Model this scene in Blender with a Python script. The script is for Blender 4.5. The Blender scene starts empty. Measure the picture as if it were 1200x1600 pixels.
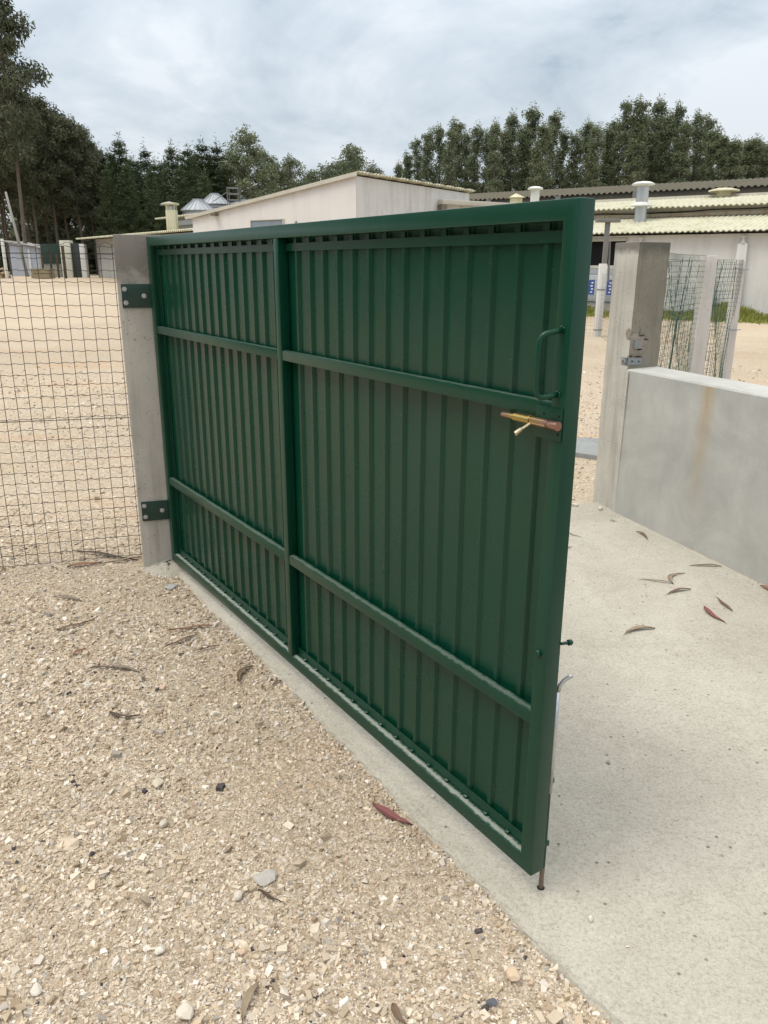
import bpy, bmesh, math, random
import numpy as np
from mathutils import Vector, Matrix
sc = bpy.context.scene
C = sc.collection
random.seed(5); rng = np.random.default_rng(5)
R = math.radians

# ------------------------------------------------------------------ camera
EYE = np.array([0, 0, 1.70]); FPX = 1223.57; PITCH = 0.30314; ROLL = 0.003856
_f = np.array([0, math.cos(PITCH), -math.sin(PITCH)]); _r = np.array([1., 0, 0]); _u = np.cross(_r, _f)
CR = math.cos(ROLL)*_r + math.sin(ROLL)*_u; CU = -math.sin(ROLL)*_r + math.cos(ROLL)*_u; CF = _f
cd = bpy.data.cameras.new('camera'); cam = bpy.data.objects.new('camera', cd); C.objects.link(cam)
cam.matrix_world = Matrix(((CR[0], CU[0], -CF[0], 0), (CR[1], CU[1], -CF[1], 0), (CR[2], CU[2], -CF[2], 1.70), (0, 0, 0, 1)))
cd.sensor_fit = 'VERTICAL'; cd.sensor_height = 36; cd.lens = FPX/1600*36
cd.clip_start = 0.05; cd.clip_end = 3000
sc.camera = cam

# ------------------------------------------------------------------ world, sun, exposure
SUN_EL, SUN_AZ = R(62), R(-108)          # azimuth from +Y towards +X
w = bpy.data.worlds.new('World'); sc.world = w; w.use_nodes = True
nt = w.node_tree; nt.nodes.clear()
def wn(t, **k):
    n = nt.nodes.new(t)
    for a, b in k.items(): setattr(n, a, b)
    return n
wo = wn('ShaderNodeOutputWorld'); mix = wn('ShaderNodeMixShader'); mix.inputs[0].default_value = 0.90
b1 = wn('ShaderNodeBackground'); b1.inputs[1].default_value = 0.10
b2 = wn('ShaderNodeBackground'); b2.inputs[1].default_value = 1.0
sky = wn('ShaderNodeTexSky', sky_type='NISHITA'); sky.sun_disc = False; sky.sun_elevation = SUN_EL; sky.sun_rotation = SUN_AZ
tc = wn('ShaderNodeTexCoord'); sx = wn('ShaderNodeSeparateXYZ'); nt.links.new(tc.outputs['Generated'], sx.inputs[0])
def wm(op, a, b=None, c=None):
    n = wn('ShaderNodeMath', operation=op)
    for i, v in enumerate((a, b, c)):
        if v is None: continue
        if isinstance(v, (int, float)): n.inputs[i].default_value = v
        else: nt.links.new(v, n.inputs[i])
    return n.outputs[0]
zc = wm('ADD', wm('MAXIMUM', sx.outputs[2], 0.0), 0.40)
cx = wn('ShaderNodeCombineXYZ')
nt.links.new(wm('DIVIDE', sx.outputs[0], zc), cx.inputs[0]); nt.links.new(wm('DIVIDE', sx.outputs[1], zc), cx.inputs[1])
def wnoise(scale, detail, rough, dist=0.0):
    n = wn('ShaderNodeTexNoise'); n.inputs['Scale'].default_value = scale; n.inputs['Detail'].default_value = detail
    n.inputs['Roughness'].default_value = rough; n.inputs['Distortion'].default_value = dist
    nt.links.new(cx.outputs[0], n.inputs['Vector']); return n.outputs['Fac']
cl = wm('ADD', wm('MULTIPLY', wnoise(2.0, 7, .55, .6), .80), wm('MULTIPLY', wnoise(6.5, 7, .6, .4), .26))
# brighter breaks low over the trees
low = wm('MULTIPLY', wm('SUBTRACT', 0.36, wm('MINIMUM', wm('MAXIMUM', sx.outputs[2], 0.0), 0.36)), 0.30)
cl = wm('ADD', cl, low)
rp = wn('ShaderNodeValToRGB'); nt.links.new(cl, rp.inputs[0])
e = rp.color_ramp.elements
e[0].position = .42; e[0].color = (.29, .355, .415, 1)
e[1].position = .68; e[1].color = (.63, .665, .70, 1)
m = e.new(.50); m.color = (.43, .49, .54, 1)
m = e.new(.60); m.color = (.53, .58, .625, 1)
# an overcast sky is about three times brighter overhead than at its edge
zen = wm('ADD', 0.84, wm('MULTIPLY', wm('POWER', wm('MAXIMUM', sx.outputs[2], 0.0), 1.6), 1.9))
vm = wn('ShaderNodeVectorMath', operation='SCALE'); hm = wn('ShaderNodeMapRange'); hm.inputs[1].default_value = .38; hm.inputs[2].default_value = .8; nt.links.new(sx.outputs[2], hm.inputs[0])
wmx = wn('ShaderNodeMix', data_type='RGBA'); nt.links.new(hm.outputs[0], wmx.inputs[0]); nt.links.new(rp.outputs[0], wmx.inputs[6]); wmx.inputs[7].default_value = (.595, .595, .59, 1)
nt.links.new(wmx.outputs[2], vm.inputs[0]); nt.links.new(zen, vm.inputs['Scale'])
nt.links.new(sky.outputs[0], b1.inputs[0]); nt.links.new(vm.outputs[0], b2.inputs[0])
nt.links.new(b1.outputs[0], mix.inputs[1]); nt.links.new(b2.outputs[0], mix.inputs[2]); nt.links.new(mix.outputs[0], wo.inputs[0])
sd = bpy.data.lights.new('sun', 'SUN'); sd.energy = 1.25; sd.angle = R(27); sd.color = (1, .93, .82)
so = bpy.data.objects.new('sun', sd); C.objects.link(so)
sv = Vector((math.sin(SUN_AZ)*math.cos(SUN_EL), math.cos(SUN_AZ)*math.cos(SUN_EL), math.sin(SUN_EL)))
so.rotation_euler = sv.to_track_quat('Z', 'Y').to_euler(); so.location = sv*50
sc.view_settings.view_transform = 'Standard'; sc.view_settings.look = 'None'
sc.view_settings.exposure = 0.53; sc.view_settings.gamma = 1
sc.cycles.max_bounces = 8; sc.cycles.transparent_max_bounces = 8

# ------------------------------------------------------------------ survey helpers (where the photographed things stand)
def ray(px, py):
    return CF + CR*((px-600)/FPX) - CU*((py-800)/FPX)
def sm(t):
    t = np.clip(t, 0, 1); return t*t*(3-2*t)
def gz(x, y):
    x = np.asarray(x, float); y = np.asarray(y, float)
    return .017*(np.minimum(y, 8)-4.4) + .95*sm((y-8)/50)*sm((-x/np.maximum(y, 1)+.18)/.22)
def onz(px, py, z):
    d = ray(px, py); return EYE + d*((z-EYE[2])/d[2])
def ong(px, py, dz=0.):
    z = 0.
    for _ in range(50):
        p = onz(px, py, z+dz); z = .5*z + .5*float(gz(p[0], min(max(p[1], -5), 300)))
    return p
def aty(px, py, y):
    d = ray(px, py); return EYE + d*(y/d[1])
def onv(px, py, P0, d):
    n = np.array([-d[1], d[0], 0]); O = np.array([P0[0], P0[1], 0]); r = ray(px, py)
    return EYE + r*((n@(O-EYE))/(n@r))

# ------------------------------------------------------------------ materials
class NT:
    def __init__(s, name):
        s.m = bpy.data.materials.new(name); s.m.use_nodes = True; s.t = s.m.node_tree
        s.b = s.t.nodes['Principled BSDF']; s.out = s.t.nodes['Material Output']
        s.co = s.t.nodes.new('ShaderNodeTexCoord'); s.obj = s.co.outputs['Object']
    def n(s, t, **k):
        x = s.t.nodes.new(t)
        for a, b in k.items(): setattr(x, a, b)
        return x
    def l(s, a, b): s.t.links.new(a, b)
    def set(s, n, k, v):
        if isinstance(v, (int, float, tuple)): n.inputs[k].default_value = v
        else: s.l(v, n.inputs[k])
    def math(s, op, a, b=0., c=None, clamp=False):
        n = s.n('ShaderNodeMath', operation=op, use_clamp=clamp)
        s.set(n, 0, a); s.set(n, 1, b)
        if c is not None: s.set(n, 2, c)
        return n.outputs[0]
    def scale(s, v, sc3):
        n = s.n('ShaderNodeMapping'); s.l(v, n.inputs[0]); n.inputs['Scale'].default_value = sc3; return n.outputs[0]
    def noise(s, scale, detail=4, rough=.55, vec=None, dist=0.):
        n = s.n('ShaderNodeTexNoise'); s.l(vec or s.obj, n.inputs['Vector'])
        n.inputs['Scale'].default_value = scale; n.inputs['Detail'].default_value = detail
        n.inputs['Roughness'].default_value = rough; n.inputs['Distortion'].default_value = dist
        return n.outputs['Fac']
    def vor(s, scale, feature='F1', vec=None, rnd=1.):
        n = s.n('ShaderNodeTexVoronoi', feature=feature); s.l(vec or s.obj, n.inputs['Vector'])
        n.inputs['Scale'].default_value = scale; n.inputs['Randomness'].default_value = rnd; return n
    def ramp(s, f, stops, interp='LINEAR'):
        n = s.n('ShaderNodeValToRGB'); s.set(n, 0, f); n.color_ramp.interpolation = interp
        e = n.color_ramp.elements
        while len(e) < len(stops): e.new(.5)
        for q, (p, c) in zip(e, stops):
            q.position = p; q.color = (*c, 1) if isinstance(c, tuple) else (c, c, c, 1)
        return n.outputs[0]
    def mix(s, f, a, b, mode='MIX'):
        n = s.n('ShaderNodeMix', data_type='RGBA', blend_type=mode); s.set(n, 0, f)
        for k, v in ((6, a), (7, b)):
            if isinstance(v, tuple): n.inputs[k].default_value = (*v[:3], 1)
            else: s.l(v, n.inputs[k])
        return n.outputs[2]
    def bump(s, hgt, strength=.5, dist=.01, nrm=None):
        n = s.n('ShaderNodeBump'); s.l(hgt, n.inputs['Height']); n.inputs['Strength'].default_value = strength
        n.inputs['Distance'].default_value = dist
        if nrm: s.l(nrm, n.inputs['Normal'])
        return n.outputs[0]
    def xyz(s, v=None):
        n = s.n('ShaderNodeSeparateXYZ'); s.l(v or s.obj, n.inputs[0]); return n.outputs
    def done(s, col=None, rough=.8, metal=0., nrm=None, spec=None):
        if col is not None:
            if isinstance(col, tuple): s.b.inputs['Base Color'].default_value = (*col[:3], 1)
            else: s.l(col, s.b.inputs['Base Color'])
        s.set(s.b, 'Roughness', rough); s.b.inputs['Metallic'].default_value = metal
        if spec is not None: s.b.inputs['Specular IOR Level'].default_value = spec
        if nrm: s.l(nrm, s.b.inputs['Normal'])
        return s.m

def mat_plain(name, col, rough=.8, metal=0., var=.25, scale=6., bump=0.):
    s = NT(name)
    f = s.noise(scale, 5, .6)
    c = s.mix(f, tuple(v*(1-var) for v in col), tuple(min(1, v*(1+var)) for v in col))
    return s.done(c, rough, metal, s.bump(s.noise(scale*6, 4), .3, bump) if bump else None)

def mat_concrete(name, a, b, dark, pits=True, damp=None, streak=None, bumpd=.0015, runs=.45):
    s = NT(name)
    c = s.mix(s.ramp(s.noise(3.2, 6, .62, dist=.6), [(.32, 0.), (.68, 1.)]), a, b)
    c = s.mix(s.math('MULTIPLY', s.ramp(s.noise(140, 3, .6), [(.45, 0.), (.75, 1.)]), .22), c, dark)
    vs = s.scale(s.obj, (11, 11, .8))
    c = s.mix(s.math('MULTIPLY', s.ramp(s.noise(1.6, 5, .6, vec=vs), [(.48, 0.), (.68, 1.)]), runs), c, dark)
    h = s.noise(60, 6, .65)
    if pits:
        v = s.vor(42); p = s.ramp(v.outputs['Distance'], [(.09, 1.), (.19, 0.)])
        p = s.math('MULTIPLY', p, s.ramp(s.noise(7, 3), [(.44, 0.), (.54, 1.)]))
        c = s.mix(s.math('MULTIPLY', p, .75), c, tuple(q*.3 for q in dark))
        h = s.math('SUBTRACT', h, s.math('MULTIPLY', p, 1.2))
    if damp:          # blotchy damp stains below the top, z0..z1
        z = s.xyz()[2]
        k = s.ramp(s.math('ADD', s.math('DIVIDE', s.math('SUBTRACT', z, damp[0]), damp[1]-damp[0]), s.math('MULTIPLY', s.math('SUBTRACT', s.noise(14, 4, .65), .5), damp[3])), [(.25, 0.), (.85, 1.)])
        c = s.mix(s.math('MULTIPLY', k, damp[4] if len(damp) > 4 else .7), c, damp[2])
    if streak:        # rust run: local x0, halfwidth, ztop
        o = s.xyz(); x = s.math('ABSOLUTE', s.math('ADD', s.math('SUBTRACT', o[0], streak[0]), s.math('MULTIPLY', s.math('SUBTRACT', s.noise(5, 3), .5), .06)))
        k = s.ramp(s.math('DIVIDE', x, streak[1]), [(.1, 1.), (1., 0.)])
        k = s.math('MULTIPLY', k, s.ramp(s.math('DIVIDE', s.math('SUBTRACT', streak[2], o[2]), .95), [(.0, 1.), (.25, .75), (.55, .35), (1., .0)]))
        k = s.math('MULTIPLY', k, s.ramp(s.noise(18, 4, .6, vec=s.scale(s.obj, (1, 1, .35))), [(.3, .55), (.6, 1.)]))
        gn = s.n('ShaderNodeNewGeometry'); k = s.math('MULTIPLY', k, s.ramp(s.xyz(gn.outputs['Normal'])[2], [(.3, 1.), (.6, 0.)]))
        c = s.mix(s.math('MULTIPLY', k, .75), c, (.40, .27, .12))
    return s.done(c, .88, 0, s.bump(h, .6, bumpd), .3)

def mat_green(name='green_gate_paint', panel=False):
    s = NT(name)
    o = s.xyz(); g = s.n('ShaderNodeNewGeometry'); nz = s.xyz(g.outputs['Normal'])[2]
    c = s.mix(s.noise(2.2, 4, .6), (.0006, .037, .0195), (.0010, .047, .0255))
    up = s.ramp(nz, [(.6, 0.), (.85, 1.)])
    lowz = s.ramp(o[2], [(.16, 1.), (.62, .28)] if not panel else [(.1, 1.), (.7, .0)])
    lowz = s.math('MULTIPLY', lowz, s.ramp(s.math('MULTIPLY', o[2], .25), [(.36, 1.), (.44, .25)]))
    dn = s.ramp(s.noise(34, 7, .8), [(.44, 0.), (.66, 1.)])
    yb = s.math('DIVIDE', s.math('ABSOLUTE', s.math('ADD', o[1], .016)), .012)
    yb = s.math('ADD', yb, s.math('MULTIPLY', s.math('SUBTRACT', s.noise(42, 6, .75), .5), 2.6))
    band = s.ramp(yb, [(.35, 1.), (1.05, 0.)])
    dust = s.math('MULTIPLY', s.math('MULTIPLY', up, lowz), s.math('ADD', s.math('MULTIPLY', band, .62), s.math('MULTIPLY', dn, .10)))
    sp = s.vor(210); spk = s.math('MULTIPLY', s.ramp(sp.outputs['Distance'], [(.10, 1.), (.24, 0.)]), s.ramp(o[2], [(.1, .5), (.75, .06)]))
    spk = s.math('MULTIPLY', spk, s.ramp(s.noise(5, 4, .7), [(.42, 0.), (.65, 1.)]))
    chips = s.math('MULTIPLY', s.ramp(s.vor(38).outputs['Distance'], [(.035, 1.), (.06, 0.)]), s.ramp(s.noise(7, 2), [(.6, 0.), (.65, 1.)]))
    c = s.mix(dust, c, (.42, .43, .38))
    c = s.mix(s.math('MULTIPLY', spk, .6), c, (.4, .4, .34))
    c = s.mix(s.math('MULTIPLY', chips, .55), c, (.35, .38, .34))
    film = s.math('MULTIPLY', s.ramp(s.noise(3.5, 5, .7, vec=s.scale(s.obj, (1, 1, .5))), [(.35, 0.), (.75, 1.)]), .012)
    c = s.mix(film, c, (.35, .33, .26))
    r = s.math('ADD', s.math('ADD',   .19 if panel else .24, s.math('MULTIPLY', s.noise(9, 4, .6), .14)), s.math('MULTIPLY', dust, .5))
    h = s.noise(5.5, 2, .5, vec=s.scale(s.obj, (1, 1, .45)))
    nr = s.bump(h, .35, .012 if panel else .002)
    nr = s.bump(s.noise(260, 2), .10, .001, nr)
    return s.done(c, r, 0, nr, .36)

def mat_gravel_ground():
    s = NT('gravel_ground')
    v1 = s.vor(62); v2 = s.vor(170); v3 = s.vor(34)
    def pal(v):
        sp = s.xyz(v.outputs['Color'])
        return s.ramp(sp[0], [(0., (.26, .205, .145)), (.2, (.38, .31, .225)), (.42, (.50, .42, .315)), (.62, (.59, .51, .395)), (.8, (.69, .625, .52)), (.93, (.42, .35, .285)), (1., (.28, .245, .21))])
    c = s.mix(.5, pal(v1), pal(v2))
    c = s.mix(.25, c, pal(v3))
    ed = s.ramp(v1.outputs['Distance'], [(.25, 0.), (.75, 1.)])
    c = s.mix(s.math('MULTIPLY', ed, .55), c, (.27, .20, .125))
    c = s.mix(s.math('MULTIPLY', s.ramp(s.noise(1.3, 5, .62, dist=.5), [(.48, 0.), (.72, 1.)]), .45), c, (.42, .31, .19))
    red = s.ramp(s.noise(.33, 5, .66, vec=s.scale(s.obj, (1, 2.2, 1))), [(.545, 0.), (.68, 1.)])
    c = s.mix(s.math('MULTIPLY', red, .5), c, (.47, .27, .145))
    pale = s.ramp(s.noise(.11, 4, .6), [(.42, 0.), (.62, 1.)])
    c = s.mix(s.math('MULTIPLY', pale, .38), c, (.66, .55, .42))
    h = s.math('ADD', s.math('MULTIPLY', s.math('SUBTRACT', 1., v1.outputs['Distance']), .6), s.math('MULTIPLY', s.math('SUBTRACT', 1., v2.outputs['Distance']), .4))
    h = s.math('ADD', h, s.math('MULTIPLY', s.noise(7, 4), .6))
    return s.done(c, .95, 0, s.bump(h, .8, .010), .15)

def mat_stone():
    s = NT('gravel_stone')
    a = s.n('ShaderNodeAttribute', attribute_name='tint')
    c = s.mix(s.math('MULTIPLY', s.ramp(s.noise(90, 4, .65), [(.4, 0.), (.75, 1.)]), .35), a.outputs['Color'], (.36, .285, .20))
    return s.done(c, .92, 0, s.bump(s.noise(300, 3), .4, .0012), .2)

def mat_slab():
    s = NT('worn_concrete')
    c = s.mix(s.ramp(s.noise(1.1, 6, .6, dist=.8), [(.3, 0.), (.7, 1.)]), (.42, .39, .325), (.54, .51, .435))
    c = s.mix(s.math('MULTIPLY', s.ramp(s.noise(5, 7, .75, dist=1.), [(.42, 0.), (.66, 1.)]), .35), c, (.35, .32, .26))
    gr = s.vor(260); gc = s.math('ADD', s.math('MULTIPLY', s.xyz(gr.outputs['Color'])[0], .55), s.math('MULTIPLY', s.noise(13, 5, .75), .62))
    c = s.mix(s.math('MULTIPLY', s.ramp(gc, [(.80, 0.), (.93, 1.)]), .5), c, (.20, .175, .14))
    c = s.mix(s.math('MULTIPLY', s.ramp(gc, [(.28, 1.), (.42, 0.)]), .35), c, (.64, .61, .54))
    v = s.vor(26); vc = s.xyz(v.outputs['Color'])
    pit = s.math('MULTIPLY', s.ramp(v.outputs['Distance'], [(.07, 1.), (.16, 0.)]), s.ramp(s.math('ADD', s.math('MULTIPLY', vc[1], .5), s.math('MULTIPLY', s.noise(2.4, 4, .7), .7)), [(.70, 0.), (.76, 1.)]))
    c = s.mix(s.math('MULTIPLY', pit, .75), c, (.10, .085, .065))
    fg = s.noise(85, 7, .85)
    c = s.mix(s.math('MULTIPLY', s.ramp(fg, [(.50, 0.), (.64, 1.)]), .7), c, (.25, .225, .18))
    c = s.mix(s.math('MULTIPLY', s.ramp(fg, [(.34, 1.), (.46, 0.)]), .35), c, (.62, .595, .53))
    ds = s.noise(30, 5, .75, vec=s.scale(s.obj, (1., 2.6, 1.)))
    c = s.mix(s.math('MULTIPLY', s.ramp(ds, [(.60, 0.), (.68, 1.)]), .6), c, (.23, .205, .165))
    h = s.math('ADD', s.noise(22, 6, .75), s.math('MULTIPLY', s.noise(120, 4, .7), .55))
    h = s.math('SUBTRACT', h, s.math('MULTIPLY', pit, .7))
    return s.done(c, .93, 0, s.bump(h, .9, .008), .2)

def mat_leaf(name, a, b, trans=.25):
    s = NT(name)
    oi = s.n('ShaderNodeObjectInfo')
    f = s.math('ADD', s.math('MULTIPLY', s.noise(.55, 3, .6), .8), s.math('MULTIPLY', oi.outputs['Random'], .25))
    g = s.n('ShaderNodeNewGeometry')
    f = s.math('ADD', f, s.math('MULTIPLY', s.math('SUBTRACT', g.outputs['Random Per Island'], .5), .5))
    c = s.ramp(f, [(.25, a), (.9, b)])
    tr = s.n('ShaderNodeBsdfTranslucent'); s.l(c, tr.inputs[0])
    mx = s.n('ShaderNodeMixShader'); mx.inputs[0].default_value = trans
    s.done(c, .55, 0, None, .3)
    s.l(s.b.outputs[0], mx.inputs[1]); s.l(tr.outputs[0], mx.inputs[2]); s.l(mx.outputs[0], s.out.inputs[0])
    return s.m

def mat_wall(name, a, b, stain, zt=None, amt=.5):
    s = NT(name)
    c = s.mix(s.noise(.7, 5, .6), a, b)
    k = s.ramp(s.noise(1.0, 6, .7, vec=s.scale(s.obj, (3.5, 3.5, .35))), [(.48, 0.), (.72, 1.)])
    c = s.mix(s.math('MULTIPLY', k, amt), c, stain)
    k2 = s.ramp(s.noise(2.3, 6, .7), [(.5, 0.), (.75, 1.)])
    c = s.mix(s.math('MULTIPLY', k2, amt*.5), c, stain)
    return s.done(c, .85, 0, s.bump(s.noise(14, 5), .3, .006), .25)

def mat_roof(name, a, b, moss, amt=.5):
    s = NT(name)
    c = s.mix(s.noise(1.2, 5, .65), a, b)
    k = s.ramp(s.noise(1.9, 6, .7), [(.46, 0.), (.66, 1.)])
    c = s.mix(s.math('MULTIPLY', k, amt), c, moss)
    k = s.ramp(s.noise(25, 4, .7), [(.5, 0.), (.7, 1.)])
    c = s.mix(s.math('MULTIPLY', k, amt*.35), c, tuple(v*.55 for v in moss))
    return s.done(c, .9, 0, s.bump(s.noise(40, 3), .3, .004), .2)

GREEN = mat_green(); PANEL = mat_green('green_profiled_sheet', True)
GPLATE = mat_plain('dark_green_plate', (.011, .042, .032), .42, 0, .15, 20)
GALV = mat_plain('galvanised_steel', (.52, .54, .55), .42, .85, .25, 40)
GALVD = mat_plain('weathered_zinc', (.28, .30, .31), .55, .6, .3, 30)
ROD = mat_plain('rusty_rod', (.20, .165, .125), .6, .5, .3, 60)
BLACK = mat_plain('dark_interior', (.006, .006, .007), .9, 0, .1, 3)
WIRE = mat_plain('green_coated_wire', (.017, .019, .015), .5, 0, .3, 30)
WIREG = mat_plain('green_plastic_wire', (.018, .075, .055), .5, 0, .3, 30)
def _zinc():
    s = NT('iridescent_zinc_plating')
    x = s.xyz()[0]
    f = s.math('ADD', s.math('MULTIPLY', x, 4.6), s.math('MULTIPLY', s.noise(30, 3), .22))
    c = s.ramp(f, [(.1, (.36, .19, .145)), (.3, (.40, .25, .19)), (.55, (.42, .30, .11)), (.8, (.46, .34, .10)), (1., (.38, .23, .18))])
    return s.done(c, .33, .9)
ZINC = _zinc()
BRASS = mat_plain('pale_brass', (.50, .43, .29), .36, .85, .12, 40)
CONC_L = mat_concrete('post_concrete', (.42, .395, .35), (.57, .54, .49), (.23, .215, .185), True, (1.50, 1.72, (.165, .155, .138), 1.5, .85))
CONC_R = mat_concrete('gate_post_concrete', (.44, .425, .375), (.57, .555, .50), (.26, .245, .205), True, (1.76, 1.84, (.15, .14, .12), .9, .9))
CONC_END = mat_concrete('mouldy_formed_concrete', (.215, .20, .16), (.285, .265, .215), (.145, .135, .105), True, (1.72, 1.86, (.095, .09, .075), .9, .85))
CONC_W = mat_concrete('wall_concrete', (.37, .37, .345), (.49, .485, .455), (.29, .29, .265), False, None, (.74, .085, 1.04), .0012, .10)
CONC_P = mat_concrete('pale_post_concrete', (.58, .55, .52), (.66, .63, .60), (.42, .39, .36), True)
BROKEN = mat_plain('broken_concrete', (.27, .235, .195), .95, 0, .55, 55, .01)
SLAB = mat_slab(); GRAVEL = mat_gravel_ground(); STONE = mat_stone()

# ------------------------------------------------------------------ mesh helpers
class MB:
    def __init__(s): s.v = []; s.f = []
    def add(s, vs, fs):
        o = len(s.v); s.v += [tuple(map(float, p)) for p in vs]; s.f += [tuple(i+o for i in q) for q in fs]; return s
    def frame(s, o, ax, ay, az, x0, x1, y0, y1, z0, z1):
        o, ax, ay, az = map(np.asarray, (o, ax, ay, az))
        P = [o+ax*x+ay*y+az*z for z in (z0, z1) for y in (y0, y1) for x in (x0, x1)]
        return s.add(P, [(0, 2, 3, 1), (4, 5, 7, 6), (0, 1, 5, 4), (2, 6, 7, 3), (0, 4, 6, 2), (1, 3, 7, 5)])
    def box(s, x0, x1, y0, y1, z0, z1):
        return s.frame((0, 0, 0), (1, 0, 0), (0, 1, 0), (0, 0, 1), x0, x1, y0, y1, z0, z1)
    def tube(s, pts, r, n=8, cap=True):
        pts = [np.asarray(p, float) for p in pts]; k = len(pts); rr = r if hasattr(r, '__len__') else [r]*k
        vs = []; ref = None
        for i, p in enumerate(pts):
            t = pts[min(i+1, k-1)]-pts[max(i-1, 0)]; t = t/(np.linalg.norm(t)+1e-12)
            if ref is None: ref = np.array([0, 0, 1.]) if abs(t[2]) < .9 else np.array([1., 0, 0])
            a = np.cross(t, ref); a /= (np.linalg.norm(a)+1e-12); b = np.cross(a, t); ref = b
            for j in range(n):
                q = 2*math.pi*(j+.5)/n; vs.append(p+rr[i]*(math.cos(q)*a+math.sin(q)*b))
        fs = [(i*n+j, i*n+(j+1) % n, (i+1)*n+(j+1) % n, (i+1)*n+j) for i in range(k-1) for j in range(n)]
        if cap: fs += [tuple(range(n-1, -1, -1)), tuple((k-1)*n+j for j in range(n))]
        return s.add(vs, fs)
    def lathe(s, o, prof, n=20):
        vs = []; k = len(prof)
        for r, z in prof:
            for j in range(n):
                q = 2*math.pi*j/n; vs.append((o[0]+r*math.cos(q), o[1]+r*math.sin(q), o[2]+z))
        fs = [(i*n+j, i*n+(j+1) % n, (i+1)*n+(j+1) % n, (i+1)*n+j) for i in range(k-1) for j in range(n)]
        fs += [tuple(range(n-1, -1, -1)), tuple((k-1)*n+j for j in range(n))]
        return s.add(vs, fs)
    def build(s, name, mat, parent=None, bevel=0., smooth=False, loc=None, segs=2):
        me = bpy.data.meshes.new(name); me.from_pydata(s.v, [], s.f); me.validate()
        bm = bmesh.new(); bm.from_mesh(me)
        if bevel > 0:
            bmesh.ops.remove_doubles(bm, verts=bm.verts, dist=1e-6)
            ed = [e for e in bm.edges if len(e.link_faces) == 2 and e.calc_face_angle(0) > .6]
            bmesh.ops.bevel(bm, geom=ed, offset=bevel, segments=segs, affect='EDGES', profile=.6)
        bmesh.ops.recalc_face_normals(bm, faces=bm.faces); bm.to_mesh(me); bm.free()
        me.materials.append(mat)
        if smooth: me.polygons.foreach_set('use_smooth', [True]*len(me.polygons))
        if bevel > 0 or smooth == 'auto':
            try: me.set_sharp_from_angle(angle=R(35))
            except Exception: pass
            me.polygons.foreach_set('use_smooth', [True]*len(me.polygons))
        o = bpy.data.objects.new(name, me); C.objects.link(o)
        if parent: o.parent = parent
        if loc is not None: o.location = loc
        return o
def big_mesh(name, V, F, mat, parent=None, attr=None, smooth=False):
    V = np.asarray(V, np.float32); F = np.asarray(F, np.int32); k = F.shape[1]
    me = bpy.data.meshes.new(name); me.vertices.add(len(V)); me.vertices.foreach_set('co', V.ravel())
    me.loops.add(F.size); me.loops.foreach_set('vertex_index', F.ravel())
    me.polygons.add(len(F)); me.polygons.foreach_set('loop_start', np.arange(0, F.size, k, dtype=np.int32))
    me.polygons.foreach_set('loop_total', np.full(len(F), k, np.int32))
    if attr is not None:
        a = me.attributes.new('tint', 'FLOAT_COLOR', 'POINT'); a.data.foreach_set('color', np.asarray(attr, np.float32).ravel())
    me.update(calc_edges=True); me.materials.append(mat)
    me.polygons.foreach_set('use_smooth', np.full(len(F), bool(smooth)))
    o = bpy.data.objects.new(name, me); C.objects.link(o)
    if parent: o.parent = parent
    return o
def empty(name, loc, rz=0.):
    o = bpy.data.objects.new(name, None); C.objects.link(o); o.location = loc; o.rotation_euler = (0, 0, rz); o.empty_display_size = .2
    return o
def tag(o, label=None, cat=None, group=None, kind=None):
    if label: o['label'] = label
    if cat: o['category'] = cat
    if group: o['group'] = group
    if kind: o['kind'] = kind
    return o
def copy_tree(root):
    r = root.copy(); C.objects.link(r)
    for ch in list(root.children):
        c = ch.copy(); C.objects.link(c); c.parent = r
        for g in ch.children:
            d = g.copy(); C.objects.link(d); d.parent = c
    return r

# ================================================================== SETTING: ground, slab
E0 = np.array([.571, 1.443]); E1 = np.array([-1.179, 4.196]); ED = (E1-E0)/np.linalg.norm(E1-E0); EN = np.array([-ED[1], ED[0]])  # EN points to the gravel
def edge_wob(t): return .006*np.sin(t*2.1+.4)+.0025*np.sin(t*9.7)+.002*np.sin(t*23.)+.0012*np.sin(t*61.)
def side(x, y):       # distance from the slab edge, + on the gravel side
    q = np.stack([np.asarray(x)-E0[0], np.asarray(y)-E0[1]], -1)
    return q@EN - edge_wob(q@ED)
def und(x, y):
    return .006*np.sin(x*2.3+y*1.1)+.005*np.sin(y*3.7-x*1.9)+.003*np.sin(x*7+y*5.)+.003*np.sin(x*11-y*9.)
def gravel_z(x, y):
    d = side(x, y)
    near = sm((9-y)/4)*sm((d+.02)/.10)
    return gz(x, y)-.012 + near*(und(x, y)*.9) + .02*np.exp(-((x+1.35)**2+(y-4.22)**2)/.05)
def _axis(segs):
    out = []
    for a, b, n in segs: out += list(np.linspace(a, b, n, endpoint=False))
    return np.array(out+[segs[-1][1]])
xs = _axis([(-400, -60, 14), (-60, -8, 26), (-8, -3.2, 24), (-3.2, 3.2, 130), (3.2, 10, 24), (10, 60, 25), (60, 400, 14)])
ys = _axis([(-40, -2, 10), (-2, .4, 10), (.4, 6.5, 125), (6.5, 12, 30), (12, 70, 58), (70, 700, 20)])
X, Y = np.meshgrid(xs, ys); Z = gravel_z(X, Y)
nx, ny = len(xs), len(ys); idx = np.arange(nx*ny).reshape(ny, nx)
F = np.stack([idx[:-1, :-1], idx[:-1, 1:], idx[1:, 1:], idx[1:, :-1]], -1).reshape(-1, 4)
ground = big_mesh('ground', np.stack([X, Y, Z], -1).reshape(-1, 3), F, GRAVEL, smooth=True); tag(ground, kind='structure')

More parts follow.
